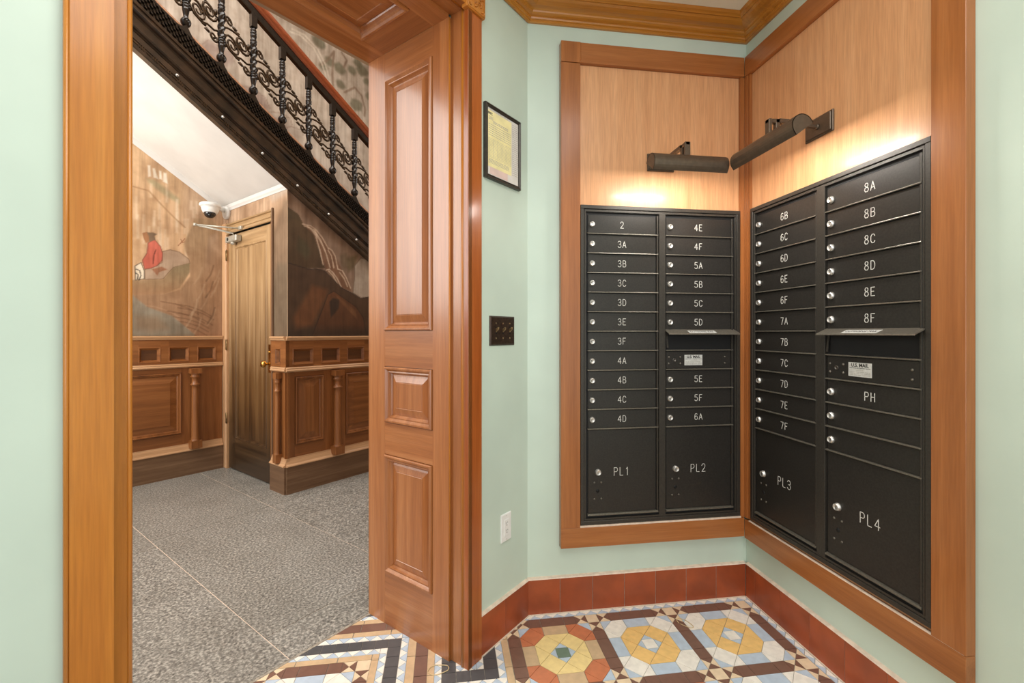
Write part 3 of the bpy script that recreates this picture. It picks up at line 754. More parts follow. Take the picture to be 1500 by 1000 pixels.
MB().box(FX0+.013, FX1-.013, 1.1578, 1.1582, FZ0+.013, FZ1-.013).build('glass_pane', gm, pf)

sw = thing('switch_plate', 'dark bronze three-toggle light switch plate on the angled wall', 'light switch', (1.493, WT, 1.21), Q)
MB().frame(1.410, 1.576, 1.210, 1.331, [(0, WT), (0, 1.168), (.0055, 1.1635)]).build('plate', M['switchplate'], sw)
for x in (1.447, 1.493, 1.539):
    MB().box(x-.005, x+.005, 1.1632, 1.165, 1.257, 1.284).build('toggle_slot', M['black'], sw)
    MB().prism([(1.165, 1.263), (1.150, 1.276), (1.149, 1.284), (1.153, 1.286), (1.165, 1.279)], x-.0038, x+.0038, 'x').build('toggle', M['oldbrass'], sw, bevel=.0012)  # brass tone paints in the highlights on the toggles
    for z in (1.240, 1.301): MB().lathe([(.0036, 0), (.0032, -.0012), (0, -.0018)], (x, 1.1635, z), 10, 'y').build('screw', M['oldbrass'], sw)
ol = thing('wall_outlet', 'white duplex power outlet low on the angled wall', 'outlet', (1.5175, WT, .389), Q)
MB().frame(1.484, 1.552, .388, .504, [(0, WT), (0, 1.1675), (.003, 1.1645)]).build('plate', M['whiteplastic'], ol)
MB().box(1.501, 1.535, 1.1625, 1.166, .412, .480).build('receptacle', M['whiteplastic'], ol, bevel=.001)
for zc in (.431, .462):
    MB().box(1.5115, 1.513, 1.1622, 1.164, zc, zc+.008).box(1.5225, 1.524, 1.1622, 1.164, zc+.001, zc+.007).box(1.516, 1.520, 1.1622, 1.164, zc-.008, zc-.004).build('socket_slots', M['ink'], ol)
for zc in (.397, .495): MB().lathe([(.0028, 0), (.002, -.001), (0, -.001)], (1.518, 1.1645, zc), 8, 'y').build('screw', M['chrome'], ol)

# rubber bands on the floor
def band_loop(label, cx, cy, rx, ry, rot):
    m = MB(); pts = []
    for i in range(28):
        a = 2*PI*i/28; x, y = rx*math.cos(a), ry*math.sin(a)*(1+.12*math.cos(3*a))
        pts.append((cx+x*math.cos(rot)-y*math.sin(rot), cy+x*math.sin(rot)+y*math.cos(rot), .0018))
    m.tube(pts, .0016, 6, True)
    o = m.build('rubber_band', M['rubber'], base=(cx, cy, 0)); tag(o, label, 'rubber band', 'rubber bands dropped on the mosaic floor')
band_loop('tan rubber band on the floor at the foot of the door casing', -.030, 1.7275, .039, .024, .1)
band_loop('tan rubber band on the brown tiles between two mosaic medallions', 1.025, 1.851, .038, .019, -1.05)

# ================================================================ the stair hall (doorway frame, rot 45)
TW, TF = 3.56, 4.76          # wainscot wall plane, far wall plane
SW = 1.81                    # closet wall
MSL = .637
def BL(s): return 1.925-MSL*(s-2.538)      # bottom line of the stair stringer
wf = structure('wall_hall_far', MB().box(-1.6, 4.6, TF, TF+.12, 0, 5.3), M['hallpaint'], 'far wall of the stair hall covered by a faded landscape mural', rot=Q)
BASE[wf.name] = (0, 0, 0)
ww = structure('wall_hall_under_stair', MB().prism([(SW, 0), (4.6, 0), (4.6, BL(4.6)), (SW, BL(SW)+.02)], TW, TW+.08, 'y'), M['hallpaint'], 'painted wall beneath the staircase beside the brown door', rot=Q)
wd = structure('wall_hall_door', MB().box(SW, SW+.1, TW+.08, 3.775, 0, 2.425).box(SW, SW+.1, 3.775, TF, 2.27, 2.425), M['hallpaint'], 'short painted wall around the brown door under the stairs', rot=Q)
structure('wall_hall_end', MB().box(4.6, 4.7, 1.745, 4.9, 0, 5.3), M['hallpaint'], 'end wall of the stair hall', rot=Q)
structure('wall_hall_near', MB().box(-1.6, 1.7, 1.74, 1.80, 2.50, 5.3).box(1.30, 4.6, 1.745, 1.80, 0, 2.5).box(1.70, 4.6, 1.745, 1.80, 2.5, 5.3).box(-1.6, .25, 1.745, 1.80, 0, 2.5), M['hallpaint'], 'hall side of the doorway wall', rot=Q)
structure('ceiling_hall', MB().box(-1.6, 4.6, 1.8, 4.9, 5.3, 5.36), M['white'], 'white ceiling high above the stair hall', rot=Q)

# painted murals (flat paint on the wall)
def inpoly(X, Z, poly):
    r = np.zeros(X.shape, bool); n = len(poly)
    for i in range(n):
        x1, z1 = poly[i]; x2, z2 = poly[(i+1) % n]
        if z1 == z2: continue
        c = ((z1 > Z) != (z2 > Z)) & (X < (x2-x1)*(Z-z1)/(z2-z1)+x1); r ^= c
    return r
def edist(X, Z, poly, closed=True):
    d = np.full(X.shape, 9.)
    n = len(poly)
    for i in range(n if closed else n-1):
        ax, az = poly[i]; bx, bz = poly[(i+1) % n]; L = (bx-ax)**2+(bz-az)**2+1e-12
        k = np.clip(((X-ax)*(bx-ax)+(Z-az)*(bz-az))/L, 0, 1)
        d = np.minimum(d, np.hypot(X-ax-k*(bx-ax), Z-az-k*(bz-az)))
    return d
def fill(col, X, Z, poly, c, soft=.008, alpha=1., outline=None, c2=None):
    d = edist(X, Z, poly); ins = inpoly(X, Z, poly); sd = np.where(ins, d, -d)
    a = np.clip(sd/soft+.5, 0, 1)*alpha
    c = np.array(c, float)
    if c2 is not None:
        zs = [p[1] for p in poly]; k = np.clip((Z-min(zs))/(max(zs)-min(zs)), 0, 1)[..., None]; cc = np.array(c2, float)*(1-k)+c*k
    else: cc = c
    col[:] = col*(1-a[..., None])+cc*a[..., None]
    if outline: stroke(col, X, Z, poly+[poly[0]], outline, .0035, .7)
def stroke(col, X, Z, pts, c, w_, alpha=1.):
    d = edist(X, Z, pts, False); a = np.clip(1.5-d/w_, 0, 1)*alpha
    col[:] = col*(1-a[..., None])+np.array(c, float)*a[..., None]
rng = np.random.RandomState(3)
def vnoise(X, Z, fx, fz, seed=0):
    r = np.random.RandomState(seed); g = r.rand(400, 400)
    x, z = (X*fx) % 398, (Z*fz) % 398; xi, zi = x.astype(int), z.astype(int); u, v = x-xi, z-zi
    u = u*u*(3-2*u); v = v*v*(3-2*v)
    return (g[xi, zi]*(1-u)+g[xi+1, zi]*u)*(1-v)+(g[xi, zi+1]*(1-u)+g[xi+1, zi+1]*u)*v
def mural(name, parent, x0, x1, z0, z1, step, paint, place, top=None, low=None):
    nx, nz = int((x1-x0)/step)+1, int((z1-z0)/step)+1
    xs = np.linspace(x0, x1, nx); zs = np.linspace(z0, z1, nz)
    X, Z = np.meshgrid(xs, zs, indexing='ij'); col = np.zeros(X.shape+(3,)); paint(X, Z, col)
    Zp = np.minimum(Z, top(X)) if top is not None else Z
    V = [place(a, b) for a, b in zip(X.ravel(), Zp.ravel())]
    F = [(i*nz+j, (i+1)*nz+j, (i+1)*nz+j+1, i*nz+j+1) for i in range(nx-1) for j in range(nz-1)
         if (top is None or Z[i, j] < top(xs[i])) and (low is None or Z[i, j] > low(xs[i]))]
    me = bpy.data.meshes.new(name); me.from_pydata(V, [], F)
    at = me.color_attributes.new('paint', 'FLOAT_COLOR', 'POINT')
    c = np.clip(col/255, 0, 1); c = np.where(c <= .04045, c/12.92, ((c+.055)/1.055)**2.4)
    at.data.foreach_set('color', np.concatenate([c.reshape(-1, 3), np.ones((c.size//3, 1))], 1).astype(np.float32).ravel())
    me.materials.append(M['mural'])
    o = bpy.data.objects.new(name, me); C.objects.link(o); o.parent = parent
    return o

def paint_far(X, Z, col):
    n = vnoise(X, Z, 30, 5, 1)[..., None]; n2 = vnoise(X, Z, 9, 7, 2)[..., None]
    col[:] = np.array([212, 176, 138])+(n-.5)*36+(n2-.5)*26
    k = np.clip((Z-2.2)/.5, 0, 1)[..., None]; col[:] = col*(1-k)+np.array([222, 186, 146])*k+(n-.5)*24*k
    fill(col, X, Z, [(1.501, 2.598), (1.80, 2.50), (1.80, 2.281), (1.487, 2.238)], (190, 160, 134), .10, .6)
    fill(col, X, Z, [(1.227, 2.71), (1.306, 2.743), (1.367, 2.678), (1.388, 2.568), (1.333, 2.562), (1.24, 2.569)], (198, 162, 126), .04, .8)
    fill(col, X, Z, [(1.227, 2.558), (1.279, 2.564), (1.374, 2.498), (1.458, 2.443), (1.458, 2.401), (1.36, 2.445), (1.24, 2.529)], (176, 164, 128), .03, .8)
    for p in ([(1.233, 2.672), (1.25, 2.677), (1.256, 2.586), (1.237, 2.576)], [(1.266, 2.657), (1.281, 2.662), (1.306, 2.575), (1.273, 2.582)],
              [(1.311, 2.65), (1.326, 2.65), (1.333, 2.578), (1.313, 2.581)], [(1.343, 2.643), (1.364, 2.644), (1.374, 2.552), (1.34, 2.563)]):
        fill(col, X, Z, p, (250, 240, 222), .012)
    r = np.random.RandomState(5)
    for k in range(26):
        s = r.uniform(1.15, 1.6); z = r.uniform(2.15, 2.62)-.35*(s-1.15); h = r.uniform(.08, .25)
        fill(col, X, Z, [(s, z), (s+.012, z), (s+.014, z-h), (s-.003, z-h)], (244, 226, 200), .02, .55)
    stroke(col, X, Z, [(1.13, 2.47), (1.24, 2.46), (1.33, 2.36), (1.42, 2.27), (1.5, 2.2)], (170, 130, 90), .006, .6)
    stroke(col, X, Z, [(1.45, 2.03), (1.48, 2.07), (1.50, 2.10)], (140, 80, 50), .003, .7)
    stroke(col, X, Z, [(1.47, 2.09), (1.48, 2.06), (1.52, 2.08)], (140, 80, 50), .003, .7)
    fill(col, X, Z, [(1.337, 1.961), (1.391, 1.984), (1.459, 1.973), (1.53, 1.921), (1.539, 1.885), (1.417, 1.835), (1.383, 1.791), (1.341, 1.726), (1.213, 1.709), (1.213, 1.792), (1.333, 1.865)], (190, 165, 142), .012, 1, (120, 96, 76))
    fill(col, X, Z, [(1.26, 1.80), (1.33, 1.83), (1.37, 1.81), (1.31, 1.78), (1.30, 1.75)], (160, 105, 75), .008, .8)
    fill(col, X, Z, [(1.236, 2.02), (1.28, 2.056), (1.321, 2.003), (1.337, 1.946), (1.333, 1.885), (1.3, 1.836), (1.252, 1.806), (1.213, 1.797), (1.197, 1.868), (1.228, 1.931)], (216, 118, 100), .008, 1, (130, 76, 60), (204, 108, 90))
    stroke(col, X, Z, [(1.29, 1.97), (1.275, 1.92), (1.27, 1.85)], (120, 60, 48), .0035)
    fill(col, X, Z, [(1.197, 2.096), (1.228, 2.111), (1.248, 2.09), (1.244, 2.031), (1.22, 2.017), (1.205, 2.054)], (176, 126, 88), .006)
    fill(col, X, Z, [(1.228, 2.106), (1.268, 2.113), (1.3, 2.104), (1.28, 2.086), (1.288, 2.053), (1.244, 2.031), (1.24, 2.079)], (134, 112, 90), .006)
    fill(col, X, Z, [(1.113, 1.695), (1.341, 1.721), (1.417, 1.835), (1.539, 1.885), (1.539, 1.807), (1.459, 1.655), (1.349, 1.597), (1.189, 1.567), (1.113, 1.571)], (150, 138, 108), .012, 1, None, (186, 146, 110))
    fill(col, X, Z, [(1.147, 1.814), (1.189, 1.848), (1.209, 1.782), (1.209, 1.714), (1.151, 1.699)], (238, 226, 204), .006, 1, (84, 70, 56))
    stroke(col, X, Z, [(1.155, 1.79), (1.18, 1.78), (1.188, 1.74), (1.175, 1.70)], (70, 60, 50), .0035)
    stroke(col, X, Z, [(1.15, 1.76), (1.168, 1.745), (1.165, 1.71)], (70, 60, 50), .0035)
    fill(col, X, Z, [(1.494, 2.06), (1.556, 2.227), (1.575, 2.293), (1.705, 2.319), (1.81, 2.206), (1.81, 1.2), (1.575, 1.2), (1.459, 1.358), (1.349, 1.416), (1.113, 1.533), (1.05, 1.571), (1.113, 1.571), (1.349, 1.597), (1.468, 1.646), (1.539, 1.766), (1.539, 1.911), (1.503, 1.99)], (190, 162, 128), .014, 1, None, (166, 128, 98))
    fill(col, X, Z, [(1.695, 2.157), (1.762, 2.201), (1.787, 2.052), (1.772, 1.723), (1.705, 1.61), (1.611, 1.688), (1.648, 1.819), (1.667, 2.034)], (196, 172, 148), .03, .8, None, (160, 122, 90))
    for k in range(16):
        z = 1.53-.016*k; s = r.uniform(1.15, 1.45)
        stroke(col, X, Z, [(s, z), (s+.1, z-.015), (s+.2, z-.05), (s+.28, z-.10)], r.choice([0, 1]) and (196, 160, 130) or (124, 88, 64), .005, .55)
    for k in range(14):
        s = r.uniform(1.55, 1.78); z = r.uniform(1.35, 1.9)
        stroke(col, X, Z, [(s, z), (s-.02, z-.08), (s-.06, z-.15)], r.choice([0, 1]) and (196, 168, 138) or (118, 88, 64), .007, .5)
    fill(col, X, Z, [(1.0, 1.62), (1.113, 1.59), (1.228, 1.481), (1.408, 1.408), (1.459, 1.358), (1.575, 1.245), (1.575, 1.2), (1.0, 1.2)], (168, 158, 140), .016, 1, None, (138, 130, 114))
    fill(col, X, Z, [(1.15, 1.40), (1.3, 1.40), (1.38, 1.30), (1.25, 1.27), (1.15, 1.30)], (150, 124, 98), .06, .7)
mural('mural_painting', wf, 1.0, SW-.005, 1.2, 3.0, .006, paint_far, lambda a, b: (a, TF-.002, b), top=lambda s: BL(s)+.06)['label'] = 'faded mural of a seated figure in a red robe under a bent tree'

def paint_up(X, Z, col):
    n = vnoise(X, Z, 20, 4, 8)[..., None]; n2 = vnoise(X, Z, 3.5, 4, 9)[..., None]
    col[:] = np.array([196, 184, 168])+(n-.5)*34
    rail = BL(X)+1.45
    k = np.clip((rail-Z)/.5, 0, 1)[..., None]
    low = np.where(n2 > .5, np.array([178, 148, 128]), np.array([162, 152, 140]))
    n3 = np.clip((n2-.35)/.3, 0, 1); low = np.array([140, 130, 122])*(1-n3)+np.array([166, 134, 118])*n3+(n-.5)*22
    col[:] = col*(1-k)+low*k
    r = np.random.RandomState(11)
    for i in range(26):
        s = r.uniform(1.1, 3.7); z = BL(s)+r.uniform(.5, 1.5); R = r.uniform(.10, .24)
        pts = [(s+R*math.cos(a)*r.uniform(.8, 1.1), z+R*.6*math.sin(a)*r.uniform(.8, 1.1)) for a in np.linspace(0, 2*PI, 10)[:-1]]
        fill(col, X, Z, pts, (142, 118, 108) if i % 2 else (170, 156, 142), .05, .6)
        stroke(col, X, Z, pts[:6], (136, 110, 94), .005, .5)
    for (s, z), R in zip([(3.028, 4.323), (3.19, 4.374), (3.331, 4.439), (2.891, 4.336), (3.265, 4.498), (3.037, 4.137), (3.246, 3.991), (2.775, 4.494), (2.824, 4.251), (3.39, 4.33), (3.42, 4.16)],
                         [.075, .06, .085, .06, .06, .065, .09, .08, .05, .05, .05]):
        pts = [(s+R*math.cos(a)*r.uniform(.8, 1.15), z+R*.85*math.sin(a)*r.uniform(.8, 1.15)) for a in np.linspace(0, 2*PI, 12)[:-1]]
        fill(col, X, Z, pts, (124, 120, 98), .03, .85)
    for b in ([(2.792, 4.251), (2.874, 4.344), (2.959, 4.486), (2.94, 4.35), (2.933, 4.201), (2.942, 4.088)], [(3.09, 4.072), (3.227, 4.187), (3.322, 4.129), (3.37, 3.982), (3.36, 3.9)], [(3.05, 4.52), (3.12, 4.46), (3.08, 4.36)]):
        stroke(col, X, Z, b, (146, 124, 104), .012, .8)
    for b in ([(2.45, 4.44), (2.556, 4.46), (2.711, 4.40), (2.808, 4.27), (2.90, 4.05)], [(2.47, 4.48), (2.602, 4.49), (2.759, 4.41), (2.849, 4.28), (2.93, 4.05)], [(3.3, 3.78), (3.45, 3.70), (3.55, 3.55)]):
        stroke(col, X, Z, b, (226, 216, 198), .010, .8)
mural('mural_painting', wf, 1.0, 3.9, 2.6, 5.25, .012, paint_up, lambda a, b: (a, TF-.002, b), low=lambda s: BL(s)+.09)['label'] = 'pale mural of pine branches above the stairs'

def paint_fall(X, Z, col):
    n = vnoise(X, Z, 30, 4, 21)[..., None]; n2 = vnoise(X, Z, 8, 8, 22)[..., None]
    col[:] = np.array([150, 126, 108])+(n-.5)*34+(n2-.5)*16
    D = (84, 68, 50)
    fill(col, X, Z, [(1.7, 2.29), (1.807, 2.248), (1.893, 2.21), (1.926, 2.154), (2.026, 2.07), (2.095, 1.872), (2.123, 1.809), (1.985, 1.79), (1.7, 1.79)], (100, 82, 58), .012, 1, D, (84, 64, 42))
    fill(col, X, Z, [(1.7, 2.14), (1.80, 2.14), (1.88, 2.17), (1.92, 2.15), (1.89, 2.21), (1.80, 2.25), (1.7, 2.29)], (84, 74, 54), .02, .6)
    fill(col, X, Z, [(1.90, 2.03), (1.96, 2.0), (2.0, 1.92), (1.96, 1.86), (1.88, 1.93)], (78, 74, 50), .04, .7)
    fill(col, X, Z, [(2.315, 1.914), (2.442, 1.958), (2.41, 1.842), (2.346, 1.793)], (112, 96, 68), .03, .9)
    fill(col, X, Z, [(2.26, 1.93), (2.33, 1.96), (2.35, 1.86), (2.30, 1.80)], (118, 102, 78), .03, .7)
    fill(col, X, Z, [(1.926, 2.141), (2.026, 2.134), (2.152, 1.999), (2.225, 1.902), (2.285, 1.814), (2.378, 1.63), (2.285, 1.65), (2.137, 1.785), (2.081, 1.948), (2.026, 2.07)], (134, 98, 74), .012, .9)
    for L in ([(1.932, 2.142), (2.0, 2.138), (2.05, 2.11), (2.10, 2.06), (2.159, 1.973)], [(1.945, 2.13), (2.0, 2.115), (2.045, 2.065), (2.081, 1.948), (2.109, 1.834)],
              [(1.97, 2.13), (2.04, 2.09), (2.10, 2.0), (2.137, 1.93), (2.173, 1.815)], [(1.96, 2.135), (2.035, 2.105), (2.085, 2.04), (2.13, 1.95)], [(2.152, 1.983), (2.19, 1.965), (2.22, 1.92), (2.247, 1.81)], [(2.155, 1.96), (2.185, 1.92), (2.208, 1.818)],
              [(2.137, 1.791), (2.165, 1.80), (2.20, 1.775), (2.24, 1.728), (2.277, 1.664)], [(2.16, 1.785), (2.20, 1.75), (2.245, 1.68)], [(2.25, 1.812), (2.29, 1.80), (2.33, 1.74), (2.37, 1.657)], [(2.262, 1.785), (2.308, 1.735), (2.339, 1.668)]):
        stroke(col, X, Z, L, (226, 206, 184), .0048, .95)
    fill(col, X, Z, [(2.41, 1.856), (2.474, 1.935), (3.3, 1.908), (3.3, 1.632), (2.474, 1.58), (2.394, 1.617), (2.41, 1.744)], (186, 174, 160), .012, 1, (120, 104, 88))
    fill(col, X, Z, [(1.7, 1.825), (1.8, 1.815), (1.985, 1.781), (2.06, 1.79), (2.123, 1.783), (2.285, 1.65), (2.378, 1.616), (2.474, 1.57), (2.6, 1.60), (4.6, 1.55), (4.6, 1.2), (1.7, 1.2)], (82, 60, 42), .01, 1, (40, 30, 24))
    fill(col, X, Z, [(1.855, 1.38), (2.012, 1.655), (2.152, 1.627), (2.137, 1.559), (2.012, 1.32), (1.88, 1.28)], (124, 80, 48), .04, .8)
    fill(col, X, Z, [(2.0, 1.21), (2.12, 1.5), (2.15, 1.585), (2.21, 1.618), (2.426, 1.493), (2.50, 1.40), (2.541, 1.21)], (112, 72, 44), .015, 1, (46, 32, 24), (86, 56, 36))
    fill(col, X, Z, [(2.166, 1.521), (2.20, 1.56), (2.26, 1.55), (2.255, 1.472), (2.181, 1.389)], (58, 44, 34), .015, .9)
    fill(col, X, Z, [(2.22, 1.59), (2.30, 1.54), (2.42, 1.46), (2.44, 1.38), (2.30, 1.50)], (132, 92, 60), .015, .7)
    fill(col, X, Z, [(1.7, 1.30), (2.75, 1.30), (2.75, 1.2), (1.7, 1.2)], (50, 42, 36), .08, .6)
mural('mural_painting', ww, SW-.001, 3.35, 1.2, 2.42, .007, paint_fall, lambda a, b: (a, TW-.002, b), top=lambda s: BL(s)+.02)['label'] = 'dark mural of a waterfall running over brown rocks'
def paint_dr(X, Z, col):
    n = vnoise(X, Z, 30, 4, 31)[..., None]; n2 = vnoise(X, Z, 6, 6, 32)[..., None]
    col[:] = np.array([178, 146, 116])+(n-.5)*40+(n2-.5)*40
    fill(col, X, Z, [(3.5, 2.3), (3.60, 2.32), (3.80, 2.05), (3.80, 1.2), (3.5, 1.2)], (138, 112, 86), .05, .9, None, (112, 92, 72))
    fill(col, X, Z, [(3.5, 1.8), (3.7, 1.82), (3.8, 1.7), (3.8, 1.2), (3.5, 1.2)], (108, 92, 72), .04, .7)
    fill(col, X, Z, [(3.56, 2.42), (3.9, 2.42), (3.8, 2.33), (3.56, 2.36)], (196, 178, 160), .04, .8)
mural('mural_painting', wd, 3.558, 3.775, 1.2, 2.42, .01, paint_dr, lambda a, b: (SW-.002, a, b))
mural('mural_painting', wd, 3.775, TF-.003, 2.27, 2.42, .01, paint_dr, lambda a, b: (SW-.002, a, b))
MB().box(SW-.0028, SW+.001, TW-.0035, TW+.001, 1.23, 2.40).build('chipped_corner_edge', M['hallpaint'], wd)

# soffit under the stairs with white mouldings
sf = MB().prism([(-1.6, BL(-1.6)+.048), (4.6, BL(4.6)+.048), (4.6, BL(4.6)+.10), (-1.6, BL(-1.6)+.10)], TW-.02, TF, 'y')
structure('ceiling_stair_soffit', sf, M['white'], 'white sloping soffit on the underside of the stairs', rot=Q)
tm = MB().prism([(0, .048), (0, .008), (-.006, .006), (-.012, .016), (-.016, .030), (-.024, .048)], 0, 1, 'x')
def slope_sweep(m, prof, s0, s1):
    """prof: (t, dz) swept along the stair slope"""
    return m.rings([[(s0, t, BL(s0)+d) for t, d in prof], [(s1, t, BL(s1)+d) for t, d in prof]], True, True, smooth=False)
tr = slope_sweep(MB(), [(TF, .05), (TF, .004), (TF-.008, .002), (TF-.013, .014), (TF-.020, .030), (TF-.026, .05)], -1.6, SW)
tr.rings([[(SW, t, 2.432), (SW, t, 2.392), (SW-.006, t, 2.390), (SW-.010, t, 2.402), (SW-.018, t, 2.414), (SW-.022, t, 2.44)] for t in (TW-.02, TF)], True, True, smooth=False)
structure('trim_2', tr, M['white'], 'narrow white moulding edging the stair soffit', rot=Q)

# ---------------------------------------------------------------- brown door under the stairs
d2 = thing('door_2', 'tall brown wooden door with brass knob under the stairs', None, (SW, 4.24, 0), Q, kind='structure')
TD = lambda x, y, z: (SW+.012+y, 4.665-x, z)          # x from hinge edge, y into the closet
DWW = .84
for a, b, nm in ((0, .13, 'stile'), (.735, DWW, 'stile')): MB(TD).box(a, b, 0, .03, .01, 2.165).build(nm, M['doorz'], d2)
for a, b in ((.01, .29), (2.045, 2.165)): MB(TD).box(.1302, .7348, .0003, .03, a, b).build('rail', M['doory'], d2, label='dark brown rail' if a < .1 else 'brown rail')
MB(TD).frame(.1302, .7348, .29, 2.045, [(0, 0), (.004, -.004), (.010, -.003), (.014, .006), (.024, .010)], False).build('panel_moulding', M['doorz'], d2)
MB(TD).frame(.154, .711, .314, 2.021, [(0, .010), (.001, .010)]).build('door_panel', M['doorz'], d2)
TC = lambda x, y, z: (SW+y, 4.755-x, z)
MB(TC).box(0, .085, -.014, .05, 0, 2.28).build('casing', M['capz'], d2, bevel=.004)
MB(TC).box(.085, .09, -.006, .04, 0, 2.18).build('door_stop', M['capz'], d2)
MB(TC).frame(.085, .977, 2.172, 2.272, [(0, -.010), (.006, -.016), (.016, -.014), (.020, -.002), (.034, -.002), (.038, -.010), (.044, -.010)]).build('head_casing', M['doory'], d2)
MB(TC).box(.931, .960, -.006, .04, 0, 2.172).build('door_stop', M['oakz'], d2)
MB(TC).box(.960, .978, -.016, .04, .0, 2.28).build('casing', M['plinthz'], d2, bevel=.002, label='narrow dark outer casing')
for z in (1.93, 1.10, .42):
    MB(TC).lathe([(.006, 0), (.006, .1)], (.0905, -.010, z), 8).box(.080, .092, -.016, -.012, z+.004, z+.096).build('hinge', M['oldbrass'], d2)
kp = MB(TD).box(.772, .822, -.004, 0, .93, 1.165).build('escutcheon', M['brass'], d2, bevel=.002)
MB(lambda x, y, z: (SW+.012+x, y, z)).lathe([(.012, 0), (.010, -.02), (.009, -.032), (.020, -.040), (.028, -.052), (.028, -.062), (.020, -.072), (0, -.076)], (0, 4.665-.797, 1.005), 16, 'x').build('door_knob', M['brass'], d2)
MB(TD).lathe([(.010, 0), (.010, -.008), (0, -.009)], (.797, -.004, 1.10), 10, 'y').build('keyhole_cover', M['brass'], d2)
dc = thing('door_closer', 'grey surface-mounted closer with folded arm at the top of the brown door', 'door closer', (SW, 4.5, 2.09), Q)
MB(TD).box(.045, .27, -.052, -.002, 2.085, 2.140).build('closer_body', M['greymetal'], dc, bevel=.006)
MB(TD).lathe([(.022, 0), (.022, -.012), (.014, -.024), (0, -.027)], (.16, -.028, 2.085), 14).build('spindle_cap', M['greymetal'], dc)
MB(TD).lathe([(.016, -.054), (.016, -.050), (0, -.050)], (.10, 0, 2.112), 12, 'y').build('valve', M['ink'], dc)
EL = (1.515, 4.567, 2.200)
MB().tube([(SW-.015, 4.50, 2.145), (SW-.02, 4.50, 2.165), EL], .009, 6).build('main_arm', M['greymetal'], dc)
MB().tube([EL, (SW-.02, 4.34, 2.185)], .007, 6).build('fore_arm', M['greymetal'], dc)
MB().lathe([(.014, -.012), (.014, .012)], EL, 12).build('elbow', M['greymetal'], dc)
MB().box(SW-.035, SW-.012, 4.31, 4.37, 2.174, 2.204).build('arm_bracket', M['greymetal'], dc, bevel=.004)

cd = thing('security_camera', 'white dome security camera bracketed on the wall above the brown door', 'camera', (SW, 4.62, 2.33), Q)
MB().lathe([(.058, 0), (.058, -.022), (.050, -.030), (0, -.031)], (SW, 4.655, 2.372), 20, 'x').build('wall_mount', M['whiteplastic'], cd)
MB().tube([(SW-.02, 4.655, 2.392), (SW-.10, 4.635, 2.404), (SW-.155, 4.62, 2.404)], .021, 10).build('bracket_arm', M['whiteplastic'], cd)
cdx = (1.650, 4.62, 0)
MB().lathe([(.0, 2.425), (.070, 2.423), (.083, 2.412), (.085, 2.396), (.078, 2.390), (.070, 2.388), (.068, 2.368), (.060, 2.344), (.050, 2.330), (.030, 2.328)], cdx, 24).build('housing', M['whiteplastic'], cd)
MB().lathe([(.047, 2.336), (.047, 2.326), (.040, 2.306), (.024, 2.292), (0, 2.288)], (1.644, 4.61, 0), 20).build('dome_lens', M['glassdark'], cd)

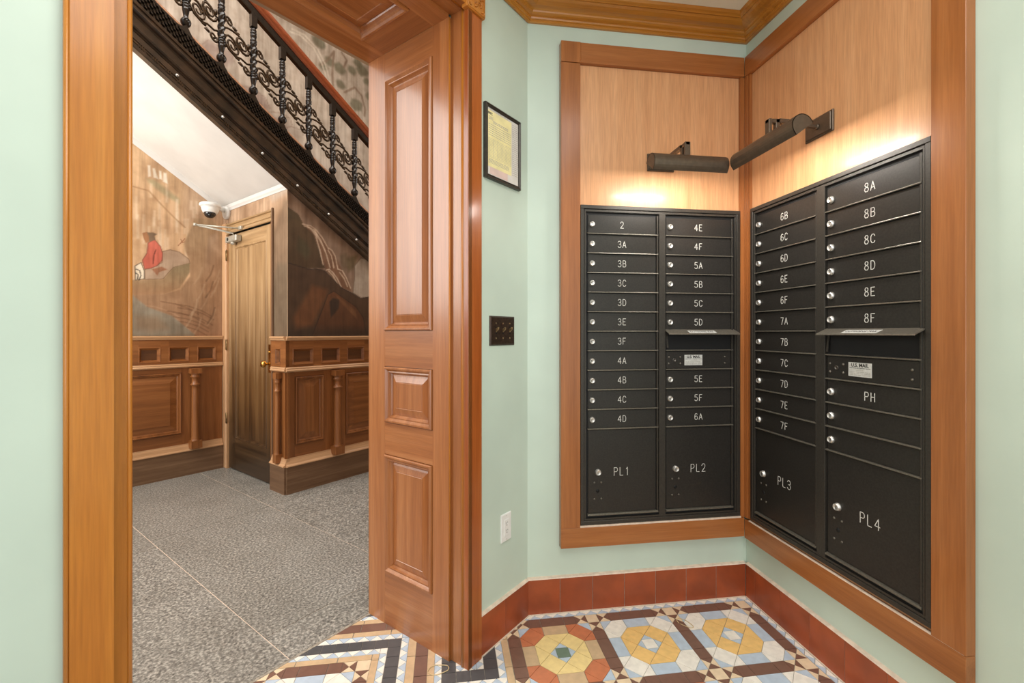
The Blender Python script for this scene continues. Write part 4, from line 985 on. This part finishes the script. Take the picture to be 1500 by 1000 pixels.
# ---------------------------------------------------------------- oak wainscot
def colonette(T, x, z0, z1, root, y0=0., k=1.):
    m = MB(T); a, d = .042*k, .078*k
    m.box(x-a, x+a, y0-d, y0+.004, z0, z0+.066).box(x-a, x+a, y0-d, y0+.004, z1-.045, z1)
    h = z1-z0
    m.lathe([(r_*1.32*k, h_) for r_, h_ in [(.030, .062), (.030, .070), (.024, .078), (.026, .086), (.0235, .098), (.0235, .10), (.0215, h-.19), (.0215, h-.155), (.027, h-.150), (.029, h-.142), (.025, h-.136), (.021, h-.128), (.021, h-.085), (.026, h-.080), (.028, h-.070), (.024, h-.062), (.026, h-.052), (.031, h-.045)]], (x, y0-.040*k, z0), 14)
    m.build('colonette', M['oakz'], root)
def wainscot(T, root, x0, x1, coffers, panels, cols, hz='x', ck=1.):
    """T maps (x along, y depth toward viewer negative, z)"""
    H = M['oak'+hz]
    MB(T).box(x0, x1, -.012, .03, 0, .212).build('plinth', M['plinth'+hz], root)
    MB(T).prism([(.03, .212), (-.018, .212), (-.020, .218), (-.016, .224), (-.006, .232), (.004, .262), (.006, .268), (.006, .276), (.03, .276)], x0, x1, 'x').build('base_moulding', M['cap'+hz], root)
    # lower zone, split round the panels
    xs = [x0]+[v for p in panels for v in p]+[x1]
    for i in range(0, len(xs), 2):
        MB(T).box(xs[i], xs[i+1], .014, .03, .276, .955).build('board', M['oakz'], root)
    for a, b in panels:
        MB(T).box(a, b, .0143, .03, .276, .372).build('board', H, root)
        MB(T).box(a, b, .0143, .03, .912, .955).build('board', H, root)
        MB(T).frame(a, b, .372, .912, [(0, .021), (.003, .021), (.0035, .004), (.008, .000), (.014, .002), (.018, .010), (.024, .010), (.028, .018), (.034, .022)], False).build('panel_moulding', M['oakz'], root)
        MB(T).frame(a+.034, b-.034, .406, .878, [(0, .022), (.001, .022), (.05, .010), (.051, .008)]).build('raised_panel', H if b-a > .35 else M['oakz'], root)
    MB(T).prism([(.03, .945), (.004, .952), (-.010, .958), (-.013, .966), (-.008, .974), (-.010, .982), (-.002, .990), (.03, .992)], x0, x1, 'x').build('frieze_moulding', M['cap'+hz], root)
    cx = [x0]+[v for p in coffers for v in p]+[x1]
    for i in range(0, len(cx), 2): MB(T).box(cx[i], cx[i+1], 0, .03, .992, 1.2).build('board', H, root)
    for a, b in coffers:
        MB(T).box(a, b, .0002, .03, .992, 1.008).build('board', H, root)
        MB(T).box(a, b, .0002, .03, 1.138, 1.2).build('board', H, root)
        MB(T).frame(a, b, 1.008, 1.138, [(0, 0), (.002, -.003), (.007, -.002), (.010, .004), (.022, .021)], False).build('coffer_moulding', H, root)
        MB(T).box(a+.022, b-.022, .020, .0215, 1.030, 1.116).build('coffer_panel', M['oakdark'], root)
    MB(T).prism([(.03, 1.2), (-.004, 1.2), (-.010, 1.206), (-.012, 1.214), (-.018, 1.220), (-.018, 1.229), (-.010, 1.233), (.03, 1.233)], x0, x1, 'x').build('cap_rail', M['cap'+hz], root)
    for c in cols: colonette(T, c, .236, .945, root, .012, ck)
TL = TF-.05
w1 = thing('wainscot', 'oak wainscot on the far wall below the figure mural', 'wainscot', (.6, TF, 0), Q, group='oak wainscots of the stair hall')
wainscot(lambda x, y, z: (x, TL+y+.02, z), w1, -.2, SW-.018, [(-.095, .055), (.115, .265), (.325, .475), (.535, .685), (.745, .895), (.955, 1.105), (1.165, 1.315), (1.373, 1.523), (1.588, 1.738)],
         [(.02, .62), (.88, 1.470)], [.755, 1.562])
w2 = thing('wainscot', 'oak wainscot with corner return beside the brown door, below the waterfall mural', 'wainscot', (SW, TW, 0), Q, group='oak wainscots of the stair hall')
wainscot(lambda x, y, z: (x, TW-.026+y, z), w2, SW-.025, 3.6, [(1.838+.242*k, 2.012+.242*k) for k in range(7)], [(1.862, 2.108), (2.312, 2.90), (3.05, 3.45)], [2.212, 2.975])
# return toward the door
TR = lambda x, y, z: (SW-.028+y, 3.766-x, z)
wainscot(TR, w2, 0, .232, [(.065, .150)], [], [.125], hz='y', ck=.62)

# ---------------------------------------------------------------- staircase side with balustrade
st = thing('staircase', 'dark carved staircase side with iron balustrade and red-brown handrail climbing across the hall', 'staircase', (2.538, 3.53, 1.925), Q)
S0, S1 = -.3, 4.2
slope_sweep(MB(), [(3.558, -.004), (3.512, -.004), (3.508, .004), (3.508, .022), (3.516, .026), (3.516, .050), (3.511, .054), (3.511, .092), (3.518, .098), (3.522, .106), (3.516, .114), (3.506, .118), (3.502, .124), (3.508, .132), (3.526, .140),
                   (3.532, .150), (3.532, .205), (3.524, .215), (3.508, .224), (3.500, .232), (3.500, .242), (3.512, .248), (3.512, .262), (3.502, .268), (3.500, .280), (3.510, .288), (3.516, .292), (3.516, .300), (3.558, .300)], S0, S1).build('stringer', M['stringer'], st)
slope_sweep(MB(), [(3.558, .300), (3.520, .300), (3.520, .412), (3.558, .412)], S0, S1).build('frieze_board', M['iron'], st)
wv = MB(); ln = math.hypot(1, MSL); ux, uz = 1/ln, -MSL/ln
for i in range(64):
    s = .75+i*.030
    for j in range(5):
        d = .311+j*.0205; ss = s+(.015 if j % 2 else 0)
        zc = BL(ss)+d; hx, hz = .0115, .0088
        c = (ss, 3.5115, zc)
        q = [(ss-hx*ux+0, 3.520, zc-hx*uz-hz), (ss+hx*ux, 3.520, zc+hx*uz-hz), (ss+hx*ux, 3.520, zc+hx*uz+hz), (ss-hx*ux, 3.520, zc-hx*uz+hz)]
        k = .55
        t_ = [(ss+(p[0]-ss)*k, 3.505, zc+(p[2]-zc)*k) for p in q]
        wv.add(q+t_, [(4, 5, 6, 7), (0, 1, 5, 4), (1, 2, 6, 5), (2, 3, 7, 6), (3, 0, 4, 7)])
wv.build('basket_weave_relief', M['iron'], st, kind='stuff')
nt_ = MB()
for i in range(30):
    s = .80+i*.0675
    for j in range(3):
        a = s+j*.010; z = BL(a)+.030
        nt_.add([(a, 3.516, z), (a+.005, 3.516, z-.003), (a+.010, 3.516, z+.016), (a+.005, 3.516, z+.019), (a, 3.510, z), (a+.005, 3.510, z-.003), (a+.010, 3.510, z+.016), (a+.005, 3.510, z+.019)],
                [(4, 5, 6, 7), (0, 1, 5, 4), (1, 2, 6, 5), (2, 3, 7, 6), (3, 0, 4, 7)])
    z = BL(s+.05)+.036
    nt_.add([(s+.036, 3.516, BL(s+.036)+.034), (s+.062, 3.516, BL(s+.062)+.034), (s+.062, 3.516, BL(s+.062)+.042), (s+.036, 3.516, BL(s+.036)+.042)] +
            [(s+.036, 3.512, BL(s+.036)+.034), (s+.062, 3.512, BL(s+.062)+.034), (s+.062, 3.512, BL(s+.062)+.042), (s+.036, 3.512, BL(s+.036)+.042)],
            [(4, 5, 6, 7), (0, 1, 5, 4), (1, 2, 6, 5), (2, 3, 7, 6), (3, 0, 4, 7)])
nt_.build('triple_notch_relief', M['ironbrown'], st, kind='stuff')
rv = None
for i in range(6):
    s = 1.064+.2665*i
    MB().lathe([(.010, 3.5165), (.010, 3.508), (.006, 3.502), (0, 3.500)], (s, 0, BL(s)+.068), 10, 'y').build('rivet', M['chrome'], st)
# scalloped crest and peach lip behind it
SP, SB = .2127, 1.120
def scallop(u):
    v = min(abs(u), abs(1-u))
    return .415+.050*max(0, 1-v/.22)**1.6
pts = []; pl = []
k0 = -2; NS = 12
for b in range(-2, 11):
    for j in range(NS):
        u = j/NS; s = SB+(b+u)*SP
        pts.append((s, BL(s)+scallop(u))); pl.append((s, BL(s)+max(.458, scallop(u)-.02)))
lo_ = [(p[0], BL(p[0])+.400) for p in pts][::-1]
m = MB()
for i in range(len(pts)-1):
    m.prism([pts[i], pts[i+1], (pts[i+1][0], BL(pts[i+1][0])+.405), (pts[i][0], BL(pts[i][0])+.405)], 3.518, 3.556, 'y')
m.build('scalloped_crest', M['iron'], st)
m = MB()
for i in range(len(pl)-1):
    m.prism([pl[i], pl[i+1], (pl[i+1][0], BL(pl[i+1][0])+.405), (pl[i][0], BL(pl[i][0])+.405)], 3.5565, 3.575, 'y')
m.build('tread_lip', M['peachlip'], st)
# baluster: foot .45 .. top 1.066 above the bottom line
def twist_ring(z, r, k, amp, n=16):
    return [((r*(1+amp*math.cos(2*(2*PI*i/n-k*z))))*math.cos(2*PI*i/n), (r*(1+amp*math.cos(2*(2*PI*i/n-k*z))))*math.sin(2*PI*i/n), z) for i in range(n)]
bal = MB(); H = .585
bal.lathe([(.006, 0), (.016, .008), (.0235, .020), (.026, .034), (.023, .048), (.015, .060), (.012, .068), (.013, .085), (.017, .110), (.0185, .124), (.014, .128), (.020, .134), (.020, .142), (.014, .146), (.020, .152), (.020, .160), (.013, .165), (.013, .17)], (0, 0, 0), 14)
bal.rings([twist_ring(z, .0165, 62, .24) for z in np.linspace(.165, .375, 34)])
bal.lathe([(.013, .37), (.019, .376), (.019, .384), (.014, .388), (.019, .394), (.019, .402), (.014, .406), (.016, .42), (.018, .432), (.018, .438), (.013, .444), (.018, .450), (.018, .458), (.013, .462), (.017, .470), (.017, .478), (.013, .483), (.015, .50)], (0, 0, 0), 14)
bal.prism([(-.0165, .497), (.0165, .497), (.0165, H+.0), (-.0165, H+.03)], -.0165, .0165, 'y')
sp_ = [(-.018*math.cos(a)*(1-a/9), -.026, .034+.018*math.sin(a)*(1-a/9)) for a in np.linspace(0, 8, 18)]
bal.tube([(p[0]*.8, p[1]+.002, p[2]) for p in sp_], .0028, 5)
balusters = []
for k in range(-1, 8):
    s = SB+k*SP; z = BL(s)+.455
    if not balusters:
        bal.v = [(a*1.22, b*1.22, c) for a, b, c in bal.v]; o = bal.build('baluster', M['iron'], st, base=(0, 0, 0)); balusters.append(o)
    else:
        o = balusters[0].copy(); C.objects.link(o); balusters.append(o)
    bx, by, bz = BASE[st.name]
    o.location = (s-bx, 3.537-by, z-bz)
# scroll panel between balusters (pierced ironwork)
def spiral(cx, cz, r0, a0, turns, n=22, sgn=1):
    return [(cx+r0*(1-.82*i/(n-1))*math.cos(a0+sgn*turns*2*PI*i/(n-1)), 0, cz+r0*(1-.82*i/(n-1))*math.sin(a0+sgn*turns*2*PI*i/(n-1))) for i in range(n)]
sc_ = MB(lambda x, y, z: (x, y, z*1.0))
def sh(pts):  # shear along the slope
    return [(x, y, z*1.22-MSL*x) for x, y, z in pts]
wI = .172
def motif(m):
    rr = lambda n, a=.0092, b=.0055: [a+(b-a)*i/(n-1) for i in range(n)]
    for (cx, cz, r, a0, tn, sg) in [(.052, -.030, .050, PI*1.0, 2.0, -1), (.118, .034, .046, PI*.0, 2.0, -1), (.030, .090, .026, PI*1.2, 1.4, -1), (.146, -.086, .026, PI*.2, 1.4, -1)]:
        p = spiral(cx, cz, r, a0, tn, 26, sg); m.tube(sh(p), rr(26), 5)
    m.tube(sh([(.0, 0, .030), (.02, 0, .046), (.05, 0, .060), (.09, 0, .070), (.13, 0, .066), (wI, 0, .035)]), .0075, 5)
    m.tube(sh([(.0, 0, -.035), (.03, 0, -.068), (.07, 0, -.072), (.11, 0, -.050), (.15, 0, -.046), (wI, 0, -.03)]), .0075, 5)
    for lx, lz, a in [(.086, .004, .9), (.086, -.004, -2.2), (.072, .066, .6), (.100, -.062, -2.6), (.155, .050, 1.3), (.012, -.050, -1.9), (.052, .078, .4), (.122, -.080, -2.8)]:
        q = []
        for r, w__ in ((0, .005), (.012, .012), (.024, .008), (.036, .0006)):
            q.append([(lx+r*math.cos(a)-w__*math.sin(a)*sx, yy, lz+r*math.sin(a)+w__*math.cos(a)*sx) for sx, yy in ((-1, 0), (0, -.005), (1, 0), (0, .004))])
        m.rings([sh(x) for x in q])
motif(sc_)
first = None
bx, by, bz = BASE[st.name]
for k in range(-1, 7):
    s = SB+k*SP+.018; z = BL(s)+.69
    if first is None: o = first = sc_.build('scroll_panel', M['ironbrown'], st, base=(0, 0, 0))
    else: o = first.copy(); C.objects.link(o)
    o.location = (s-bx, 3.537-by, z-bz)
slope_sweep(MB(), [(3.520, 1.036), (3.516, 1.046), (3.516, 1.085), (3.520, 1.095), (3.556, 1.095), (3.560, 1.085), (3.560, 1.046), (3.556, 1.036)], S0, S1).build('under_rail', M['iron'], st)
slope_sweep(MB(), [(3.517, 1.095), (3.505, 1.105), (3.500, 1.118), (3.508, 1.126), (3.502, 1.136), (3.499, 1.150), (3.508, 1.160), (3.510, 1.172), (3.520, 1.190), (3.540, 1.200), (3.556, 1.198), (3.570, 1.188), (3.578, 1.165), (3.578, 1.13), (3.560, 1.095)], S0, S1).build('handrail', M['handrail'], st)
# body of the flight (treads) behind the stringer
fl = MB()
for k in range(22):
    s = -.28+k*.2127
    fl.box(s, s+.2127, 3.580, TF-.003, BL(s)+.102, BL(s)+.30)
fl.build('stair_treads', M['oakx'], st)

for o in bpy.data.objects:
    if o.parent is None and o.type == 'EMPTY' and 'category' in o and not o['category']: del o['category']
